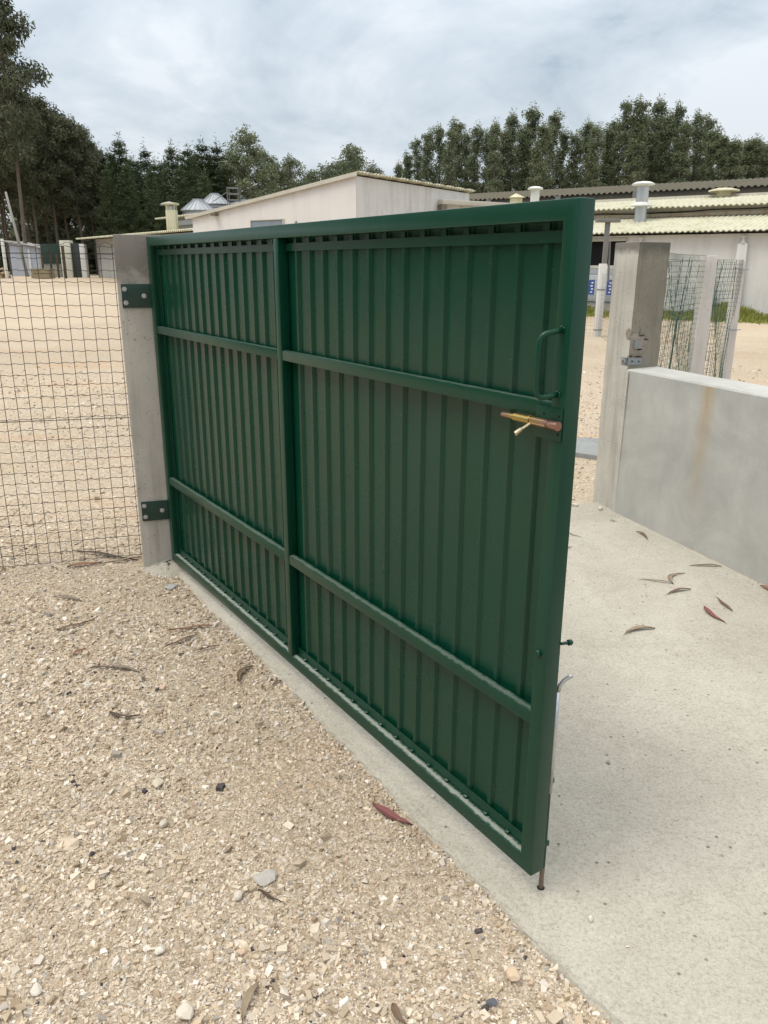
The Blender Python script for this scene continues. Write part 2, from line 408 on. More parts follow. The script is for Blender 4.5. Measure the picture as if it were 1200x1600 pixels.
# concrete slab in the gateway
WD = np.array([.346, -.938]); WD /= np.linalg.norm(WD); WN = np.array([.938, .346]); WN /= np.linalg.norm(WN)
W0 = np.array([1.676, 5.359])          # wall's visible face starts here
def slab_mesh():
    ts = np.linspace(-3.5, 3.30, 190)
    top = []
    for t in ts:
        p = E0+ED*t+EN*edge_wob(t); top.append(p)
    far = [np.array([-1.13, 4.46]), np.array([-.6, 4.74]), np.array([.3, 5.12]), np.array([1.36, 5.545]), np.array([1.60, 5.62]), W0+WN*.12, W0+WD*3+WN*.12, W0+WD*7+WN*.12, np.array([5., -2.0])]
    ring = top+far
    n = len(ring); zt = .012
    def nrm(i):
        a, b = ring[i-1], ring[(i+1) % n]; d = b-a; d /= np.linalg.norm(d); return np.array([d[1], -d[0]])
    area = sum(ring[i][0]*ring[(i+1) % n][1]-ring[(i+1) % n][0]*ring[i][1] for i in range(n))
    sg = 1 if area > 0 else -1
    V = []; Fc = []
    lv = [(-.022, 0.), (-.010, -.0025), (-.002, -.009), (.004, -.02), (.006, -.09)]
    rr = random.Random(3)
    for off, dz in lv:
        for i, p in enumerate(ring):
            j = (rr.random()-.5)*.006
            q = p+sg*nrm(i)*(off+j); V.append((q[0], q[1], float(.017*(q[1]-4.4))+zt+dz))
    for k in range(len(lv)-1):
        for i in range(n):
            Fc.append((k*n+i, k*n+(i+1) % n, (k+1)*n+(i+1) % n, (k+1)*n+i))
    Fc.append(tuple(range(n)))
    m = MB(); m.add(V, Fc); return m
slab = slab_mesh().build('concrete_slab', SLAB); tag(slab, kind='structure')

# small concrete strip lying on the yard behind the right post
m = MB(); z0 = float(gz(2, 7.2))
a, b, c_, d = [ong(*p)[:2] for p in ((880, 684), (960, 687), (958, 721), (878, 709))]
V = [(*a, z0+.02), (*b, z0+.02), (*c_, z0+.03), (*d, z0+.03)]; V = [(x, y, z-.10) for x, y, z in V]+V
m.add(V, [(3, 2, 1, 0), (4, 5, 6, 7), (0, 1, 5, 4), (1, 2, 6, 5), (2, 3, 7, 6), (3, 0, 4, 7)])
o = m.build('concrete_slab', mat_concrete('grey_screed', (.24, .25, .245), (.31, .32, .31), (.17, .175, .17), False), bevel=.008)
o.name = 'drain_slab'; tag(o, 'flat dark grey concrete slab on the gravel behind the right gate post', 'concrete slab')

# ------------------------------------------------------------------ loose gravel
def frustum_mask(x, y, z, mx=.30, my=.12):
    P = np.stack([x, y, z-1.70], -1); dd = P@CF; u = (P@CR)/dd*FPX; v = (P@CU)/dd*FPX
    return (dd > .3) & (abs(u) < 600*(1+mx)) & (abs(v) < 800*(1+my))
ICO = None
bm = bmesh.new(); bmesh.ops.create_icosphere(bm, subdivisions=1, radius=1); ICOV = np.array([v.co[:] for v in bm.verts]); ICOF = np.array([[v.index for v in f.verts] for f in bm.faces]); bm.free()
CUBV = np.array([(a, b, c) for a in (-.7, .7) for b in (-.7, .7) for c in (-.7, .7)], float)
CUBF = np.array([(0, 1, 3), (0, 3, 2), (4, 6, 7), (4, 7, 5), (0, 4, 5), (0, 5, 1), (2, 3, 7), (2, 7, 6), (0, 2, 6), (0, 6, 4), (1, 5, 7), (1, 7, 3)])
OCTV = np.array([(1, 0, 0), (-1, 0, 0), (0, 1, 0), (0, -1, 0), (0, 0, 1), (0, 0, -1)], float)
OCTF = np.array([(0, 2, 4), (2, 1, 4), (1, 3, 4), (3, 0, 4), (2, 0, 5), (1, 2, 5), (3, 1, 5), (0, 3, 5)])
PAL = np.array([(.60, .515, .395), (.50, .415, .30), (.68, .61, .50), (.75, .705, .625), (.385, .305, .215), (.37, .34, .30), (.50, .375, .29), (.55, .47, .36), (.05, .05, .06), (.60, .55, .49)])
PAL = np.minimum(PAL*np.array([1.0, .975, .96]), .82); PW = np.array([.24, .17, .20, .10, .08, .035, .02, .10, .009, .05]); PW /= PW.sum()
def rocks(x, y, z, r, BV, BF, flat=(.35, .75), jit=.32):
    n = len(x); k = len(BV)
    sc3 = np.stack([rng.uniform(.85, 1.35, n), rng.uniform(.65, 1.0, n), rng.uniform(*flat, n)], -1)*r[:, None]
    if k > 10:
        P = np.repeat(BV[None], n, 0)*(1+rng.uniform(-.08, .08, (n, k, 1)))
        for _ in range(7):
            q = rng.normal(0, 1, (n, 1, 3)); q /= np.linalg.norm(q, axis=2, keepdims=True)
            P = P-np.maximum((P*q).sum(2, keepdims=True)-rng.uniform(.30, .62, (n, 1, 1)), 0)*q
        P *= 1.35
    elif k == 8:
        P = BV[None]*(1+rng.uniform(-.35, .35, (n, k, 1)))+rng.uniform(-.30, .30, (n, k, 3))
        P[..., :2] *= 1-.45*rng.random((n, 1, 1))*(P[..., 2:3] > 0)
    else:
        P = BV[None]*(1+rng.uniform(-jit, jit, (n, k, 1)))+rng.uniform(-.28, .28, (n, k, 3))
    P = P*sc3[:, None]
    a = rng.uniform(0, 2*np.pi, n); ti = rng.normal(0, .35, n); tj = rng.normal(0, .35, n)
    c, s_ = np.cos(a)[:, None], np.sin(a)[:, None]
    Px = P[..., 0]*c-P[..., 1]*s_; Py = P[..., 0]*s_+P[..., 1]*c; Pz = P[..., 2]+Px*ti[:, None]*.8+Py*tj[:, None]*.8
    V = np.stack([Px+x[:, None], Py+y[:, None], Pz+z[:, None]+(sc3[:, 2]*.30)[:, None]], -1)
    F = BF[None]+(np.arange(n)*k)[:, None, None]
    col = PAL[rng.choice(len(PAL), n, p=PW)]*rng.uniform(.72, 1.12, (n, 1))
    A = np.ones((n, k, 4)); A[..., :3] = col[:, None]
    return V.reshape(-1, 3), F.reshape(-1, 3), A.reshape(-1, 4)
def scatter(n, y0, y1, pw, dens):
    u = rng.random(n); a, b = y0**(2-pw), y1**(2-pw); y = (a+(b-a)*u)**(1/(2-pw))        # areal density falls as y**-pw
    x = rng.uniform(-1, 1, n)*(.66*y+.45)
    keep = rng.random(n) < dens(x, y)
    x, y = x[keep], y[keep]; z = gravel_z(x, y)
    d = side(x, y)
    ok = frustum_mask(x, y, z) & ((d > -.004) | (y > 5.75+.35*(x-1.5)) | ((y > 4.62) & (x < -1.15)))
    ok &= ~((x > -1.5) & (x < -1.05) & (y > 4.24) & (y < 4.75))          # foot of the post
    wx = (np.stack([x-W0[0], y-W0[1]], -1))
    ok &= ~((wx@WN > -.05) & (y < 5.9))
    return x[ok], y[ok], z[ok]
def coarse(x, y):      # patches of coarser and finer stone
    return np.clip(.5+.42*np.sin(x*2.1+1.3+.7*np.sin(y*1.7))*np.sin(y*1.5+.6+.8*np.sin(x*1.9))+.28*np.sin(x*5.3+y*3.1)*np.sin(y*6.1-x*2.2)-.55*np.exp(-((side(x, y)-.30)/.34)**2)*sm((y-1.3)/.7), 0, 1)
parts = []
def lay(n, y0, y1, pw, dens, r, sg, grow, BV, BF):
    x, y, z = scatter(n, y0, y1, pw, dens)
    parts.append(rocks(x, y, z, np.exp(rng.normal(math.log(r), sg, len(x)))*np.clip(1+grow*(y-1.5), 1, 2.6), BV, BF))
lay(520000, .7, 11, 1.5, lambda x, y: (.12+.88*sm((6.2-y)/2.4))*(.65+.35*coarse(x, y)), .0036, .34, .17, OCTV, OCTF)
lay(190000, .7, 12, 1.4, lambda x, y: (.12+.88*sm((6.2-y)/2.4))*(.12+.88*coarse(x, y)), .0060, .28, .15, CUBV, CUBF)
lay(58000, .7, 14, 1.1, lambda x, y: (.12+.88*sm((6.2-y)/2.4))*(.06+.94*coarse(x, y)**1.3), .0098, .26, .06, CUBV, CUBF)
lay(8500, .7, 15, .9, lambda x, y: (.12+.88*sm((6.2-y)/2.4))*(.10+.90*coarse(x, y)**1.6), .0155, .22, .03, CUBV, CUBF)
lay(260, .7, 15, .7, lambda x, y: .2+.8*coarse(x, y)**2, .024, .18, 0, CUBV, CUBF)
# crumbs heaped along the slab's edge and a few strays on it
t = rng.uniform(-1, 3.2, 1500); q = E0+ED*t[:, None]+EN*(edge_wob(t)+np.abs(rng.normal(0, .03, 1500))-.004)[:, None]
parts.append(rocks(q[:, 0], q[:, 1], gravel_z(q[:, 0], q[:, 1])+.002, np.exp(rng.normal(math.log(.0055), .4, 1500)), CUBV, CUBF))
x = rng.uniform(-.8, 2.6, 1300); y = .9+4.6*rng.random(1300); ok = (side(x, y) < -.03) & ((np.stack([x-W0[0], y-W0[1]], -1)@WN) < -.02) & (rng.random(1300) < .3+.7*(np.sin(x*2.3+y*1.7)*np.sin(y*2.9-x) > .25))
x, y = x[ok], y[ok]; parts.append(rocks(x, y, .017*(y-4.4)+.0125, np.exp(rng.normal(math.log(.0022), .45, len(x))), ICOV, ICOF))
Vs, Fs, As = [], [], []; off = 0
for V, F, A in parts: Vs.append(V); Fs.append(F+off); As.append(A); off += len(V)
o = big_mesh('gravel', np.concatenate(Vs), np.concatenate(Fs), STONE, attr=np.concatenate(As)); tag(o, 'loose crushed cream limestone gravel covering the yard', 'gravel', kind='stuff')
print('stones', off)

# ================================================================== GATE
GA = -0.5866
GP = np.array([.421, 1.817]); GD = np.array([-.5536, .8328]); GN = np.array([.8328, .5536])
gate = empty('metal_gate', (GP[0], GP[1], 0), math.atan2(GD[1], GD[0]))
tag(gate, 'large dark green metal gate with ribbed sheet panels standing half open', 'gate')
L_, zb, zt, T = 3.019, .046, 1.846, .05       # local: x from free edge to hinge, y towards viewer, z up
def mitre(m, P, Q, a, b):                      # one mitred tube of the outer rectangle
    pass
fr = MB()
# four tubes; front and back faces meet at the corners on a mitre
wv = .046
def tubes(m):
    o = [(0, zb), (L_, zb), (L_, zt), (0, zt)]; i = [(wv, zb+wv), (L_-wv, zb+wv), (L_-wv, zt-wv), (wv, zt-wv)]
    for k in range(4):
        l = (k+1) % 4
        pr = [o[k], o[l], i[l], i[k]]; V = [(x, 0, z) for x, z in pr]+[(x, -T, z) for x, z in pr]
        m.add(V, [(0, 1, 2, 3), (7, 6, 5, 4), (0, 4, 5, 1), (2, 6, 7, 3)])
tubes(fr)
frame = fr.build('frame', GREEN, gate, bevel=.004)
mu = MB(); mu.box(1.477, 1.515, -.0405, -.0015, zb+wv+.0005, zt-wv-.0005); mu.build('middle_upright', GREEN, gate, bevel=.003)
RX = [(wv+.0005, 1.4765), (1.5155, L_-wv-.0005)]
for (x0, x1) in RX:
    for (z0, z1) in ((1.356, 1.393), (.517, .556)):
        MB().box(x0, x1, -.032, -.003, z0, z1).build('cross_rail', GREEN, gate, bevel=.003)
    # flat retaining strips along the head and foot of each panel
    hd_ = MB().box(x0+.004, x1-.004, -.0335, -.031, 1.755, 1.782); ft_ = MB().box(x0+.004, x1-.004, -.0335, -.031, .094, .128)
    for k in range(-1, 31):
        c = .131+.0978*k
        if x0+.02 < c < x1-.02:
            hd_.box(c-.011, c+.011, -.045, -.0337, 1.7815, 1.7985); ft_.box(c-.006, c+.006, -.0309, -.022, .0925, .1005)
    hd_.build('retaining_strip', GREEN, gate); ft_.build('retaining_strip', GREEN, gate)
# profiled sheet: raised ribs every 98 mm
def sheet(x0, x1):
    prof = []
    x = x0; k = math.ceil((x0-.131-.02)/.0978)
    pan, rib = -.046, -.0360
    prof.append((x0, pan))
    while True:
        c = .131+.0978*k
        if c+.02 > x1: break
        if c-.02 > x0:
            for dx, y in ((-.0145, pan), (-.0065, rib), (.0065, rib), (.0145, pan)): prof.append((c+dx, y))
        k += 1
    prof.append((x1, pan))
    prof.sort()
    V = []; Fc = []; zs = np.linspace(.062, 1.803, 12)
    for z in zs:
        for (x, y) in prof: V.append((x, y, z))
    n = len(prof)
    for j in range(len(zs)-1):
        for i in range(n-1): Fc.append((j*n+i, j*n+i+1, (j+1)*n+i+1, (j+1)*n+i))
    m = MB(); m.add(V, Fc); o = m.build('profiled_sheet', PANEL, gate)
    md = o.modifiers.new('thickness', 'SOLIDIFY'); md.thickness = .0008; md.offset = 0
    return o
sheet(.0515, L_-.050)
# flat cover strip beside the stile (its thin dark gap shows)
MB().box(.052, .066, -.034, -.031, .13, 1.755).build('cover_strip', GREEN, gate)
MB().box(L_-.066, L_-.049, -.034, -.031, .13, 1.755).build('cover_strip', GREEN, gate)
# pull handle of bent round bar
h_ = MB(); pts = [(.024, 0.002, 1.564), (.026, .020, 1.562)]
pts += [(.030, .036, 1.559), (.033, .046, 1.556), (.037, .052, 1.550), (.039, .055, 1.541)]
pts += [(.041, .056, 1.50), (.042, .056, 1.45), (.041, .055, 1.424), (.039, .052, 1.416), (.035, .045, 1.411), (.031, .034, 1.412), (.027, .018, 1.414), (.026, .002, 1.416)]
hd = h_.tube(pts, .0068, 12).build('pull_handle', GREEN, gate, smooth=True)
for z in (1.565, 1.416):
    w_ = MB()
    for k in range(7):
        a = k*.9; w_.lathe((0, 0, 0), [(.0, 0), (.0032, .0005), (.0028, .002), (.0, .003)], 6); 
        for i in range(len(w_.v)-24, len(w_.v)):
            vx, vy, vz = w_.v[i]; w_.v[i] = (.0255+vx+.0068*math.cos(a), .0003+vz, z+vy+.0068*math.sin(a))
    w_.build('weld_bead', GREEN, hd, smooth=True)
# lock plate and tower bolt
lp = MB().box(.003, .088, .0012, .0042, 1.306, 1.384).build('lock_plate', GREEN, gate, bevel=.001)
for (x, z) in ((.012, 1.366), (.012, 1.322), (.062, 1.366)):
    MB().tube([(x, .0035, z), (x, .0055, z)], .0028, 8).build('screw_hole', BLACK, lp)
bolt = MB(); 
bolt.tube([(.0015, .0155, 1.345), (.03, .0155, 1.345), (.032, .0155, 1.345), (.036, .0155, 1.345)], [.0112, .0112, .0098, .0098], 16)
bo = bolt.tube([(.036, .0155, 1.345), (.096, .0155, 1.345)], .0108, 16).build('slide_bolt', ZINC, gate, smooth='auto')
MB().tube([(.096, .0155, 1.345), (.150, .0155, 1.345)], .0102, 16).tube([(.1501, .0155, 1.345), (.194, .0155, 1.345), (.197, .0155, 1.345)], [.0072, .0072, .0055], 14).build('bolt_rod', ZINC, bo, smooth='auto')
MB().box(.036, .088, .0045, .0105, 1.338, 1.352).tube([(.040, .0235, 1.3515), (.092, .0235, 1.3515)], .0026, 8).tube([(.036, .0245, 1.341), (.092, .0245, 1.341)], .0022, 8).tube([(.0905, .0155, 1.345), (.0965, .0155, 1.345)], .0128, 16).build('bolt_bracket', ZINC, bo, smooth='auto')
MB().tube([(.083, .0155, 1.345), (.090, .036, 1.332), (.0925, .043, 1.3275)], [.0035, .0035, .0036], 10).tube([(.0925, .043, 1.3275), (.094, .047, 1.325), (.098, .060, 1.316), (.0985, .061, 1.3155)], [.0045, .0062, .0066, .005], 12).build('bolt_knob', BRASS, bo, smooth='auto')
# bolt heads through the stile, back knob and drop bolt
MB().tube([(.028, -.0003, .741), (.028, .006, .741), (.028, .0085, .741)], [.0098, .0098, .0075], 12).build('bolt_head', GREEN, gate, smooth='auto')
MB().tube([(-.0, -.0505, .765), (-.004, -.072, .764)], .0042, 10).tube([(-.004, -.072, .764), (-.006, -.080, .764), (-.007, -.084, .764)], [.0082, .0082, .005], 12).build('back_knob', GREEN, gate, smooth='auto')
MB().tube([(.006, -.0585, .62), (.006, -.0585, .30)], .0065, 10).tube([(.006, -.0585, .62), (.003, -.062, .638), (-.001, -.073, .652), (-.010, -.082, .664), (-.014, -.086, .668)], [.0065, .0062, .006, .006, .006], 10).build('drop_bolt_handle', GALV, gate, smooth=True)
MB().tube([(.012, -.0585, .30), (.012, -.0585, .045)], .0076, 12).build('drop_bolt_sleeve', GREEN, gate, smooth='auto')
db = MB().tube([(.012, -.0585, .0445), (.012, -.0585, -.075)], .0070, 12).build('drop_bolt', ROD, gate, smooth='auto')
for z in (.33, .12): MB().box(.003, .022, -.0695, -.0505, z, z+.015).build('bolt_guide', GREEN, db)
# hinge pintles on the far stile
for z in (1.548, .349):
    MB().tube([(L_-.002, -.020, z-.02), (L_-.002, -.020, z+.02)], .004, 8).box(L_, L_+.012, -.03, -.012, z-.012, z+.012).build('hinge_pin', GPLATE, gate)
# hole in the slab under the drop bolt
hp = GP+GD*.012-(-GN)*.0585
m = MB().lathe((hp[0], hp[1], float(gz(*hp))+.0122), [(.0115, 0), (.011, .0008), (.0, .0009)], 14)
o = m.build('bolt_hole', BLACK); o.name = 'drop_bolt_socket'; tag(o, 'small dark socket hole in the concrete under the drop bolt', 'hole')

# ================================================================== POSTS
PD = np.array([.956, .29]); PD /= np.linalg.norm(PD); PN = np.array([-PD[1], PD[0]])
lp_ = empty('concrete_post', (-1.415, 4.304, 0), math.atan2(PD[1], PD[0]))
tag(lp_, 'square grey concrete gate post carrying two green hinge plates', 'post')
def post_mesh(w_, d_, z0, z1, seed):
    bm = bmesh.new(); rr = random.Random(seed); n = 16
    m = MB(); 
    for k in range(n+1):
        z = z0+(z1-z0)*k/n
        for (x, y) in ((0, 0), (w_, 0), (w_, d_), (0, d_)):
            m.v.append((x+rr.gauss(0, .0012), y+rr.gauss(0, .0012), z))
    for k in range(n):
        for j in range(4): m.f.append((k*4+j, k*4+(j+1) % 4, (k+1)*4+(j+1) % 4, (k+1)*4+j))
    m.f += [(3, 2, 1, 0), (n*4, n*4+1, n*4+2, n*4+3)]
    bm.free(); return m
post_mesh(.245, .245, -.1, 1.858, 1).build('shaft', CONC_L, lp_, bevel=.009, segs=2)
for (z0, z1) in ((1.487, 1.609), (.292, .4075)):
    hp_ = MB().box(.019, .168, -.0075, -.0005, z0, z1).box(.168, .182, -.0075, .0, z0+.001, z1-.001).build('hinge_plate', GPLATE, lp_, bevel=.0012)
    h = z1-z0
    for (x, z) in ((.035, z0+.79*h), (.132, z0+.5*h), (.0375, z0+.215*h)):
        b_ = MB(); b_.tube([(x, -.0076, z), (x, -.0095, z)], .0125, 18); b_.tube([(x, -.0096, z), (x, -.0155, z)], .0085, 6); b_.tube([(x, -.0155, z), (x, -.0195, z)], .0045, 10)
        b_.build('hinge_bolt', GALV, hp_)
# small heap of mortar at the foot
m = MB(); m.lathe((-1.27, 4.30, -.03), [(.15, 0), (.13, .03), (.085, .055), (.03, .068), (0.001, .07)], 16)
rr = random.Random(8); m.v = [(x+rr.gauss(0, .008), y+rr.gauss(0, .008), z+rr.gauss(0, .004)) for x, y, z in m.v]
o = m.build('mortar_heap', SLAB, smooth=True); tag(o, 'lump of spilled concrete at the foot of the hinge post', 'concrete lump')

# right gate post, local x across the dark end face, y back along the face towards the yard
RP = W0+WD*(-.045)                        # near left corner
rpo = empty('concrete_post', (RP[0], RP[1], 0), math.atan2(WN[1], WN[0]))
tag(rpo, 'bare concrete gate post at the end of the low wall with broken corner', 'post')
m = post_mesh(.250, .262, -.1, 1.864, 2)
bm_o = m.build('shaft', CONC_R, rpo, bevel=.007)
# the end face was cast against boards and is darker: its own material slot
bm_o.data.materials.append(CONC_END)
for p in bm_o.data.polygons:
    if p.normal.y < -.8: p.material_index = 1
# chipped hole with a bent steel cleat
m = MB(); m.box(-.0035, .115, -.004, .004, 1.130, 1.265)
rr = random.Random(4)
brk = MB()
ring = [(-.004, 1.265), (.02, 1.285), (.06, 1.272), (.10, 1.258), (.135, 1.232), (.142, 1.19), (.12, 1.15), (.07, 1.128), (.0, 1.132)]
V = [(x, -.006+rr.gauss(0, .0015), z) for x, z in ring]+[(x*.72+.015, -.013+rr.gauss(0, .002), 1.2+(z-1.2)*.72) for x, z in ring]
n = len(ring); brk.add(V, [(i, (i+1) % n, n+(i+1) % n, n+i) for i in range(n)]+[tuple(range(n, 2*n))])
ch_ = [(0, 1.30), (.02, 1.312), (.045, 1.295), (.052, 1.27), (.035, 1.245), (.012, 1.238), (-.003, 1.25)]
brk.add([(-.0035, y, z) for y, z in ch_]+[(.004, y, z) for y, z in ch_], [tuple(range(7)), tuple(range(13, 6, -1))]+[(i, (i+1) % 7, 7+(i+1) % 7, 7+i) for i in range(7)])
bk = brk.build('broken_patch', BROKEN, rpo, bevel=.002)
MB().box(.022, .082, -.021, -.0145, 1.178, 1.235).box(.022, .028, -.034, -.021, 1.178, 1.235).build('steel_cleat', GALVD, rpo, bevel=.001)
for (x0, x1, z, s_) in ((.05, .12, 1.262, .1), (.09, .15, 1.240, -.05), (.03, .12, 1.170, .03), (-.003, .03, 1.128, 0), (.05, .11, 1.125, -.1)):
    MB().tube([(x0, -.0075, z), ((x0+x1)/2, -.0135, z+s_*.03), (x1, -.0022, z+s_*.06)], [.002, .004, .001], 5).build('crack', BLACK, rpo)
MB().tube([(.068, -.003, 1.262), (.072, -.003, 1.31)], [.0022, .0008], 5).build('crack', BLACK, rpo)
MB().tube([(-.0012, .006, 1.13), (-.0012, .012, 1.06)], [.0018, .0008], 5).build('crack', BLACK, rpo)
# zinc keep plate folded round the corner
kp = MB().box(-.0045, .105, -.0045, -.001, 1.066, 1.116).box(-.0045, -.001, -.001, .072, 1.066, 1.116).build('latch_plate', GALVD, rpo, bevel=.0008)
for p, q, r_ in (((.028, -.0044, 1.092), (.028, -.0056, 1.092), .0065), ((.082, -.0044, 1.09), (.082, -.0053, 1.09), .006), ((-.0044, .05, 1.09), (-.0056, .05, 1.09), .0055)): MB().tube([p, q], r_, 10).build('plate_hole', BLACK, kp)

# ------------------------------------------------------------------ low wall
wl = empty('concrete_wall', (W0[0], W0[1], 0), math.atan2(WD[1], WD[0]))     # local x along the wall, y to its back
tag(wl, 'low rendered grey concrete wall with a rust stain run beside the gateway', 'wall')
m = MB(); nseg = 40; rr = random.Random(6)
zt0 = [(-.02, -.12), (-.004, 1.032), (.006, 1.041), (.236, 1.050), (.246, 1.042), (.25, -.12)]
for i in range(nseg+1):
    x = -.043+7*i/nseg
    for (y, z) in zt0: m.v.append((x, y*1.+rr.gauss(0, .0008), z-.012*i/nseg+rr.gauss(0, .0012)))
k = len(zt0)
for i in range(nseg):
    for j in range(k): m.f.append((i*k+j, i*k+(j+1) % k, (i+1)*k+(j+1) % k, (i+1)*k+j))
m.f += [tuple(range(k)), tuple(nseg*k+j for j in range(k-1, -1, -1))]
m.build('wall_body', CONC_W, wl)
MB().box(-.047, -.012, -.018, -.010, -.1, 1.028).build('mortar_joint', CONC_R, wl)

# ================================================================== FENCES
def mesh_fence(P0, P1, z0, z1, nrow, ncol, r=.0013, wav=.003, bulge=0., zslope=0.):
    P0 = np.array(P0); P1 = np.array(P1); m = MB(); L = np.linalg.norm(P1-P0); d = (P1-P0)/L; nrm = np.array([-d[1], d[0]])
    def P(t, k, o=0.):
        z = z0+(z1-z0)*k+zslope*t
        b = bulge*math.sin(6*t+2*k)*math.sin(3.1*k+t*2)
        q = P0+d*(t*L)+nrm*(o+b); return (q[0], q[1], z)
    for i in range(nrow+1):
        pts = []
        for j in range(ncol*4+1):
            t = j/(ncol*4); ph = (j % 4)
            dz = wav*[0, 1, 0, -1][ph]
            p = P(t, i/nrow); pts.append((p[0], p[1], p[2]+dz))
        m.tube(pts, r*1.08, 4, False)
    for j in range(ncol+1):
        pts = [P(j/ncol, i/6) for i in range(7)]
        m.tube(pts, r, 4, False)
    return m, P
fd = np.array([.757, .232]); fd /= np.linalg.norm(fd)
FP1 = np.array([-1.43, 4.53]); FP0 = FP1-fd*2.84
fl = empty('wire_fence', (0, 0, 0)); tag(fl, 'dark welded wire mesh fence beside the hinge post, yard seen through it', 'fence')
m, P = mesh_fence(FP0, FP1, .012, 1.800, 29, 44, .0018, .0032)
m.build('wire_mesh', WIRE, fl)
tw = MB()
for zz, rr_ in ((1.763, .0022), (.858, .0020)):
    for ph in (0, math.pi):
        pts = []
        for j in range(121):
            t = j/120; q = FP0+fd*(2.84*t); a = 60*t+ph
            pts.append((q[0]+.0025*math.cos(a)-.003*fd[1], q[1]-.004, zz+.010*math.sin(3*t)*(zz < 1)+.0022*math.sin(a)))
        tw.tube(pts, rr_*.75, 4, False)
tw.build('tension_wire', WIRE, fl)
sc_ = MB()          # scalloped selvedge along the top
pts = []
for j in range(44*6+1):
    t = j/(44*6); q = FP0+fd*(2.84*t); u = (j % 6)/6
    pts.append((q[0], q[1], 1.822-.014*abs(math.cos(math.pi*u))**3))
sc_.tube(pts, .0014, 4, False)
for j in range(45):
    q = FP0+fd*(2.84*j/44); sc_.tube([(q[0], q[1], 1.80), (q[0], q[1], 1.81)], .0014, 4, False)
sc_.build('top_selvedge', WIRE, fl)

# pale posts behind the low wall and the loose mesh hung on them
def conc_post(name, px0, px1, ytop, y, tilt, label):
    a = aty(px0, ytop, y); b = aty(px1, ytop, y); w_ = b[0]-a[0]
    o = empty(name, (a[0], a[1], float(gz(a[0], a[1]))), .25); tag(o, label, 'post', 'pale concrete fence posts behind the wall')
    s_ = post_mesh(w_*.90, w_*.9, -.05, a[2]-float(gz(a[0], a[1])), int(px0)).build('shaft', CONC_P, o, bevel=.006)
    s_.rotation_euler = (0, tilt, 0)
    return o, a
pA, a1 = conc_post('fence_post', 1106, 1127, 399.5, 6.9, 0.0, 'pale concrete fence post just behind the wall, nearer the broken gate post')
pB, a2 = conc_post('fence_post', 1155, 1170, 406.5, 7.9, 0.0, 'pale concrete fence post standing free at the end of the loose mesh')
q1 = np.array([RP[0]+WN[0]*.22+.03, RP[1]+WN[1]*.22+.16]); qa = np.array([a1[0]+.0, a1[1]+.08]); qb = np.array([a2[0]+.02, a2[1]+.05])
mm = empty('mesh_panel', (0, 0, 0)); tag(mm, 'loose crumpled green wire mesh slung between the gate post and pale posts', 'wire mesh')
m, P = mesh_fence(q1, qa, .35, a1[2]-.0, 34, 44, .0014, .001, .03, 0.); 
m.build('mesh_sheet', WIREG, mm)
m, P = mesh_fence(q1+np.array([.1, .25]), qa+np.array([-.02, .2]), .30, a1[2]-.06, 12, 9, .0018, .002, .10, .02); m.build('mesh_sheet', WIREG, mm)
m, P = mesh_fence(qa, qb, .30, a2[2]-.0, 38, 34, .0014, .001, .05); m.build('mesh_sheet', WIREG, mm)
m, P = mesh_fence(qa+np.array([.12, .1]), qb+np.array([-.12, -.06]), .30, a2[2]-.02, 22, 12, .0016, .002, .07); m.build('mesh_sheet', WIREG, mm)
fold = MB()
for k, (f0, f1, b0_) in enumerate(((.12, .02, .05), (.30, .10, .10), (.38, .22, .12), (.55, .30, .08), (.92, .88, .05), (.97, .95, .03))):
    base = qa+(qb-qa)*f1; topp = qa+(qb-qa)*f0
    fold.tube([(topp[0], topp[1], a2[2]), ((topp[0]*.6+base[0]*.4)+.02, topp[1], 1.4), (base[0], base[1], .9), (base[0]-.02, base[1], .3)], .0032, 5, False)
for f0, f1 in ((.45, .30), (.62, .45), (.70, .52)):
    base = q1+(qa-q1)*f1; topp = q1+(qa-q1)*f0
    fold.tube([(topp[0], topp[1], a1[2]-.02), (base[0], base[1], 1.15)], .0026, 5, False)
fold.build('rolled_fold', WIREG, mm)
for z in (a2[2]-.09, 1.12):
    MB().tube([(a2[0]-.05, a2[1]-.03, z+.02), (a2[0]+.03, a2[1]-.008, z), (a2[0]+.11, a2[1]+.01, z+.004)], .004, 6).build('tie_wire', GALVD, mm)
gs = ong(1041, 605); g_top = aty(1047, 494, gs[1])
o = MB().tube([gs+np.array([0, 0, -.05]), (gs[0]+.05, gs[1], g_top[2])], .012, 8).build('fence_stake', WIREG); tag(o, 'slim green metal stake seen through the mesh beside the gate post', 'stake')

# fence running back across the yard with a white post carrying a grey T pole
rp0 = ong(933, 525)
yf = empty('wire_fence', (0, 0, 0)); tag(yf, 'fine wire fence running across the yard to the white post', 'fence')
endp = np.array([a2[0]+.3, a2[1]+1.0])
m, P = mesh_fence(rp0[:2], endp, .10, 1.55, 15, 85, .0016, .0, .0); m.build('wire_mesh', WIRE, yf)
m, P = mesh_fence(rp0[:2], rp0[:2]+np.array([-3.4, 1.5]), .12, 1.5, 15, 40, .0016, .0); m.build('wire_mesh', WIRE, yf)
wp = empty('fence_post', (rp0[0], rp0[1], float(gz(rp0[0], rp0[1])))); tag(wp, 'white painted concrete post with horizontal ties in the open yard', 'post')
WHITE = mat_wall('white_paint', (.62, .62, .60), (.72, .72, .70), (.42, .40, .36), amt=.35)
h1 = aty(937, 412, rp0[1])[2]-float(gz(rp0[0], rp0[1]))
s_ = MB().box(-.085, .085, -.085, .085, -.05, h1).build('shaft', WHITE, wp, bevel=.01)
for z in (h1*.36, h1*.92): MB().box(-.09, .09, -.09, .09, h1-z, h1-z+.03).build('tie_band', GALVD, wp)
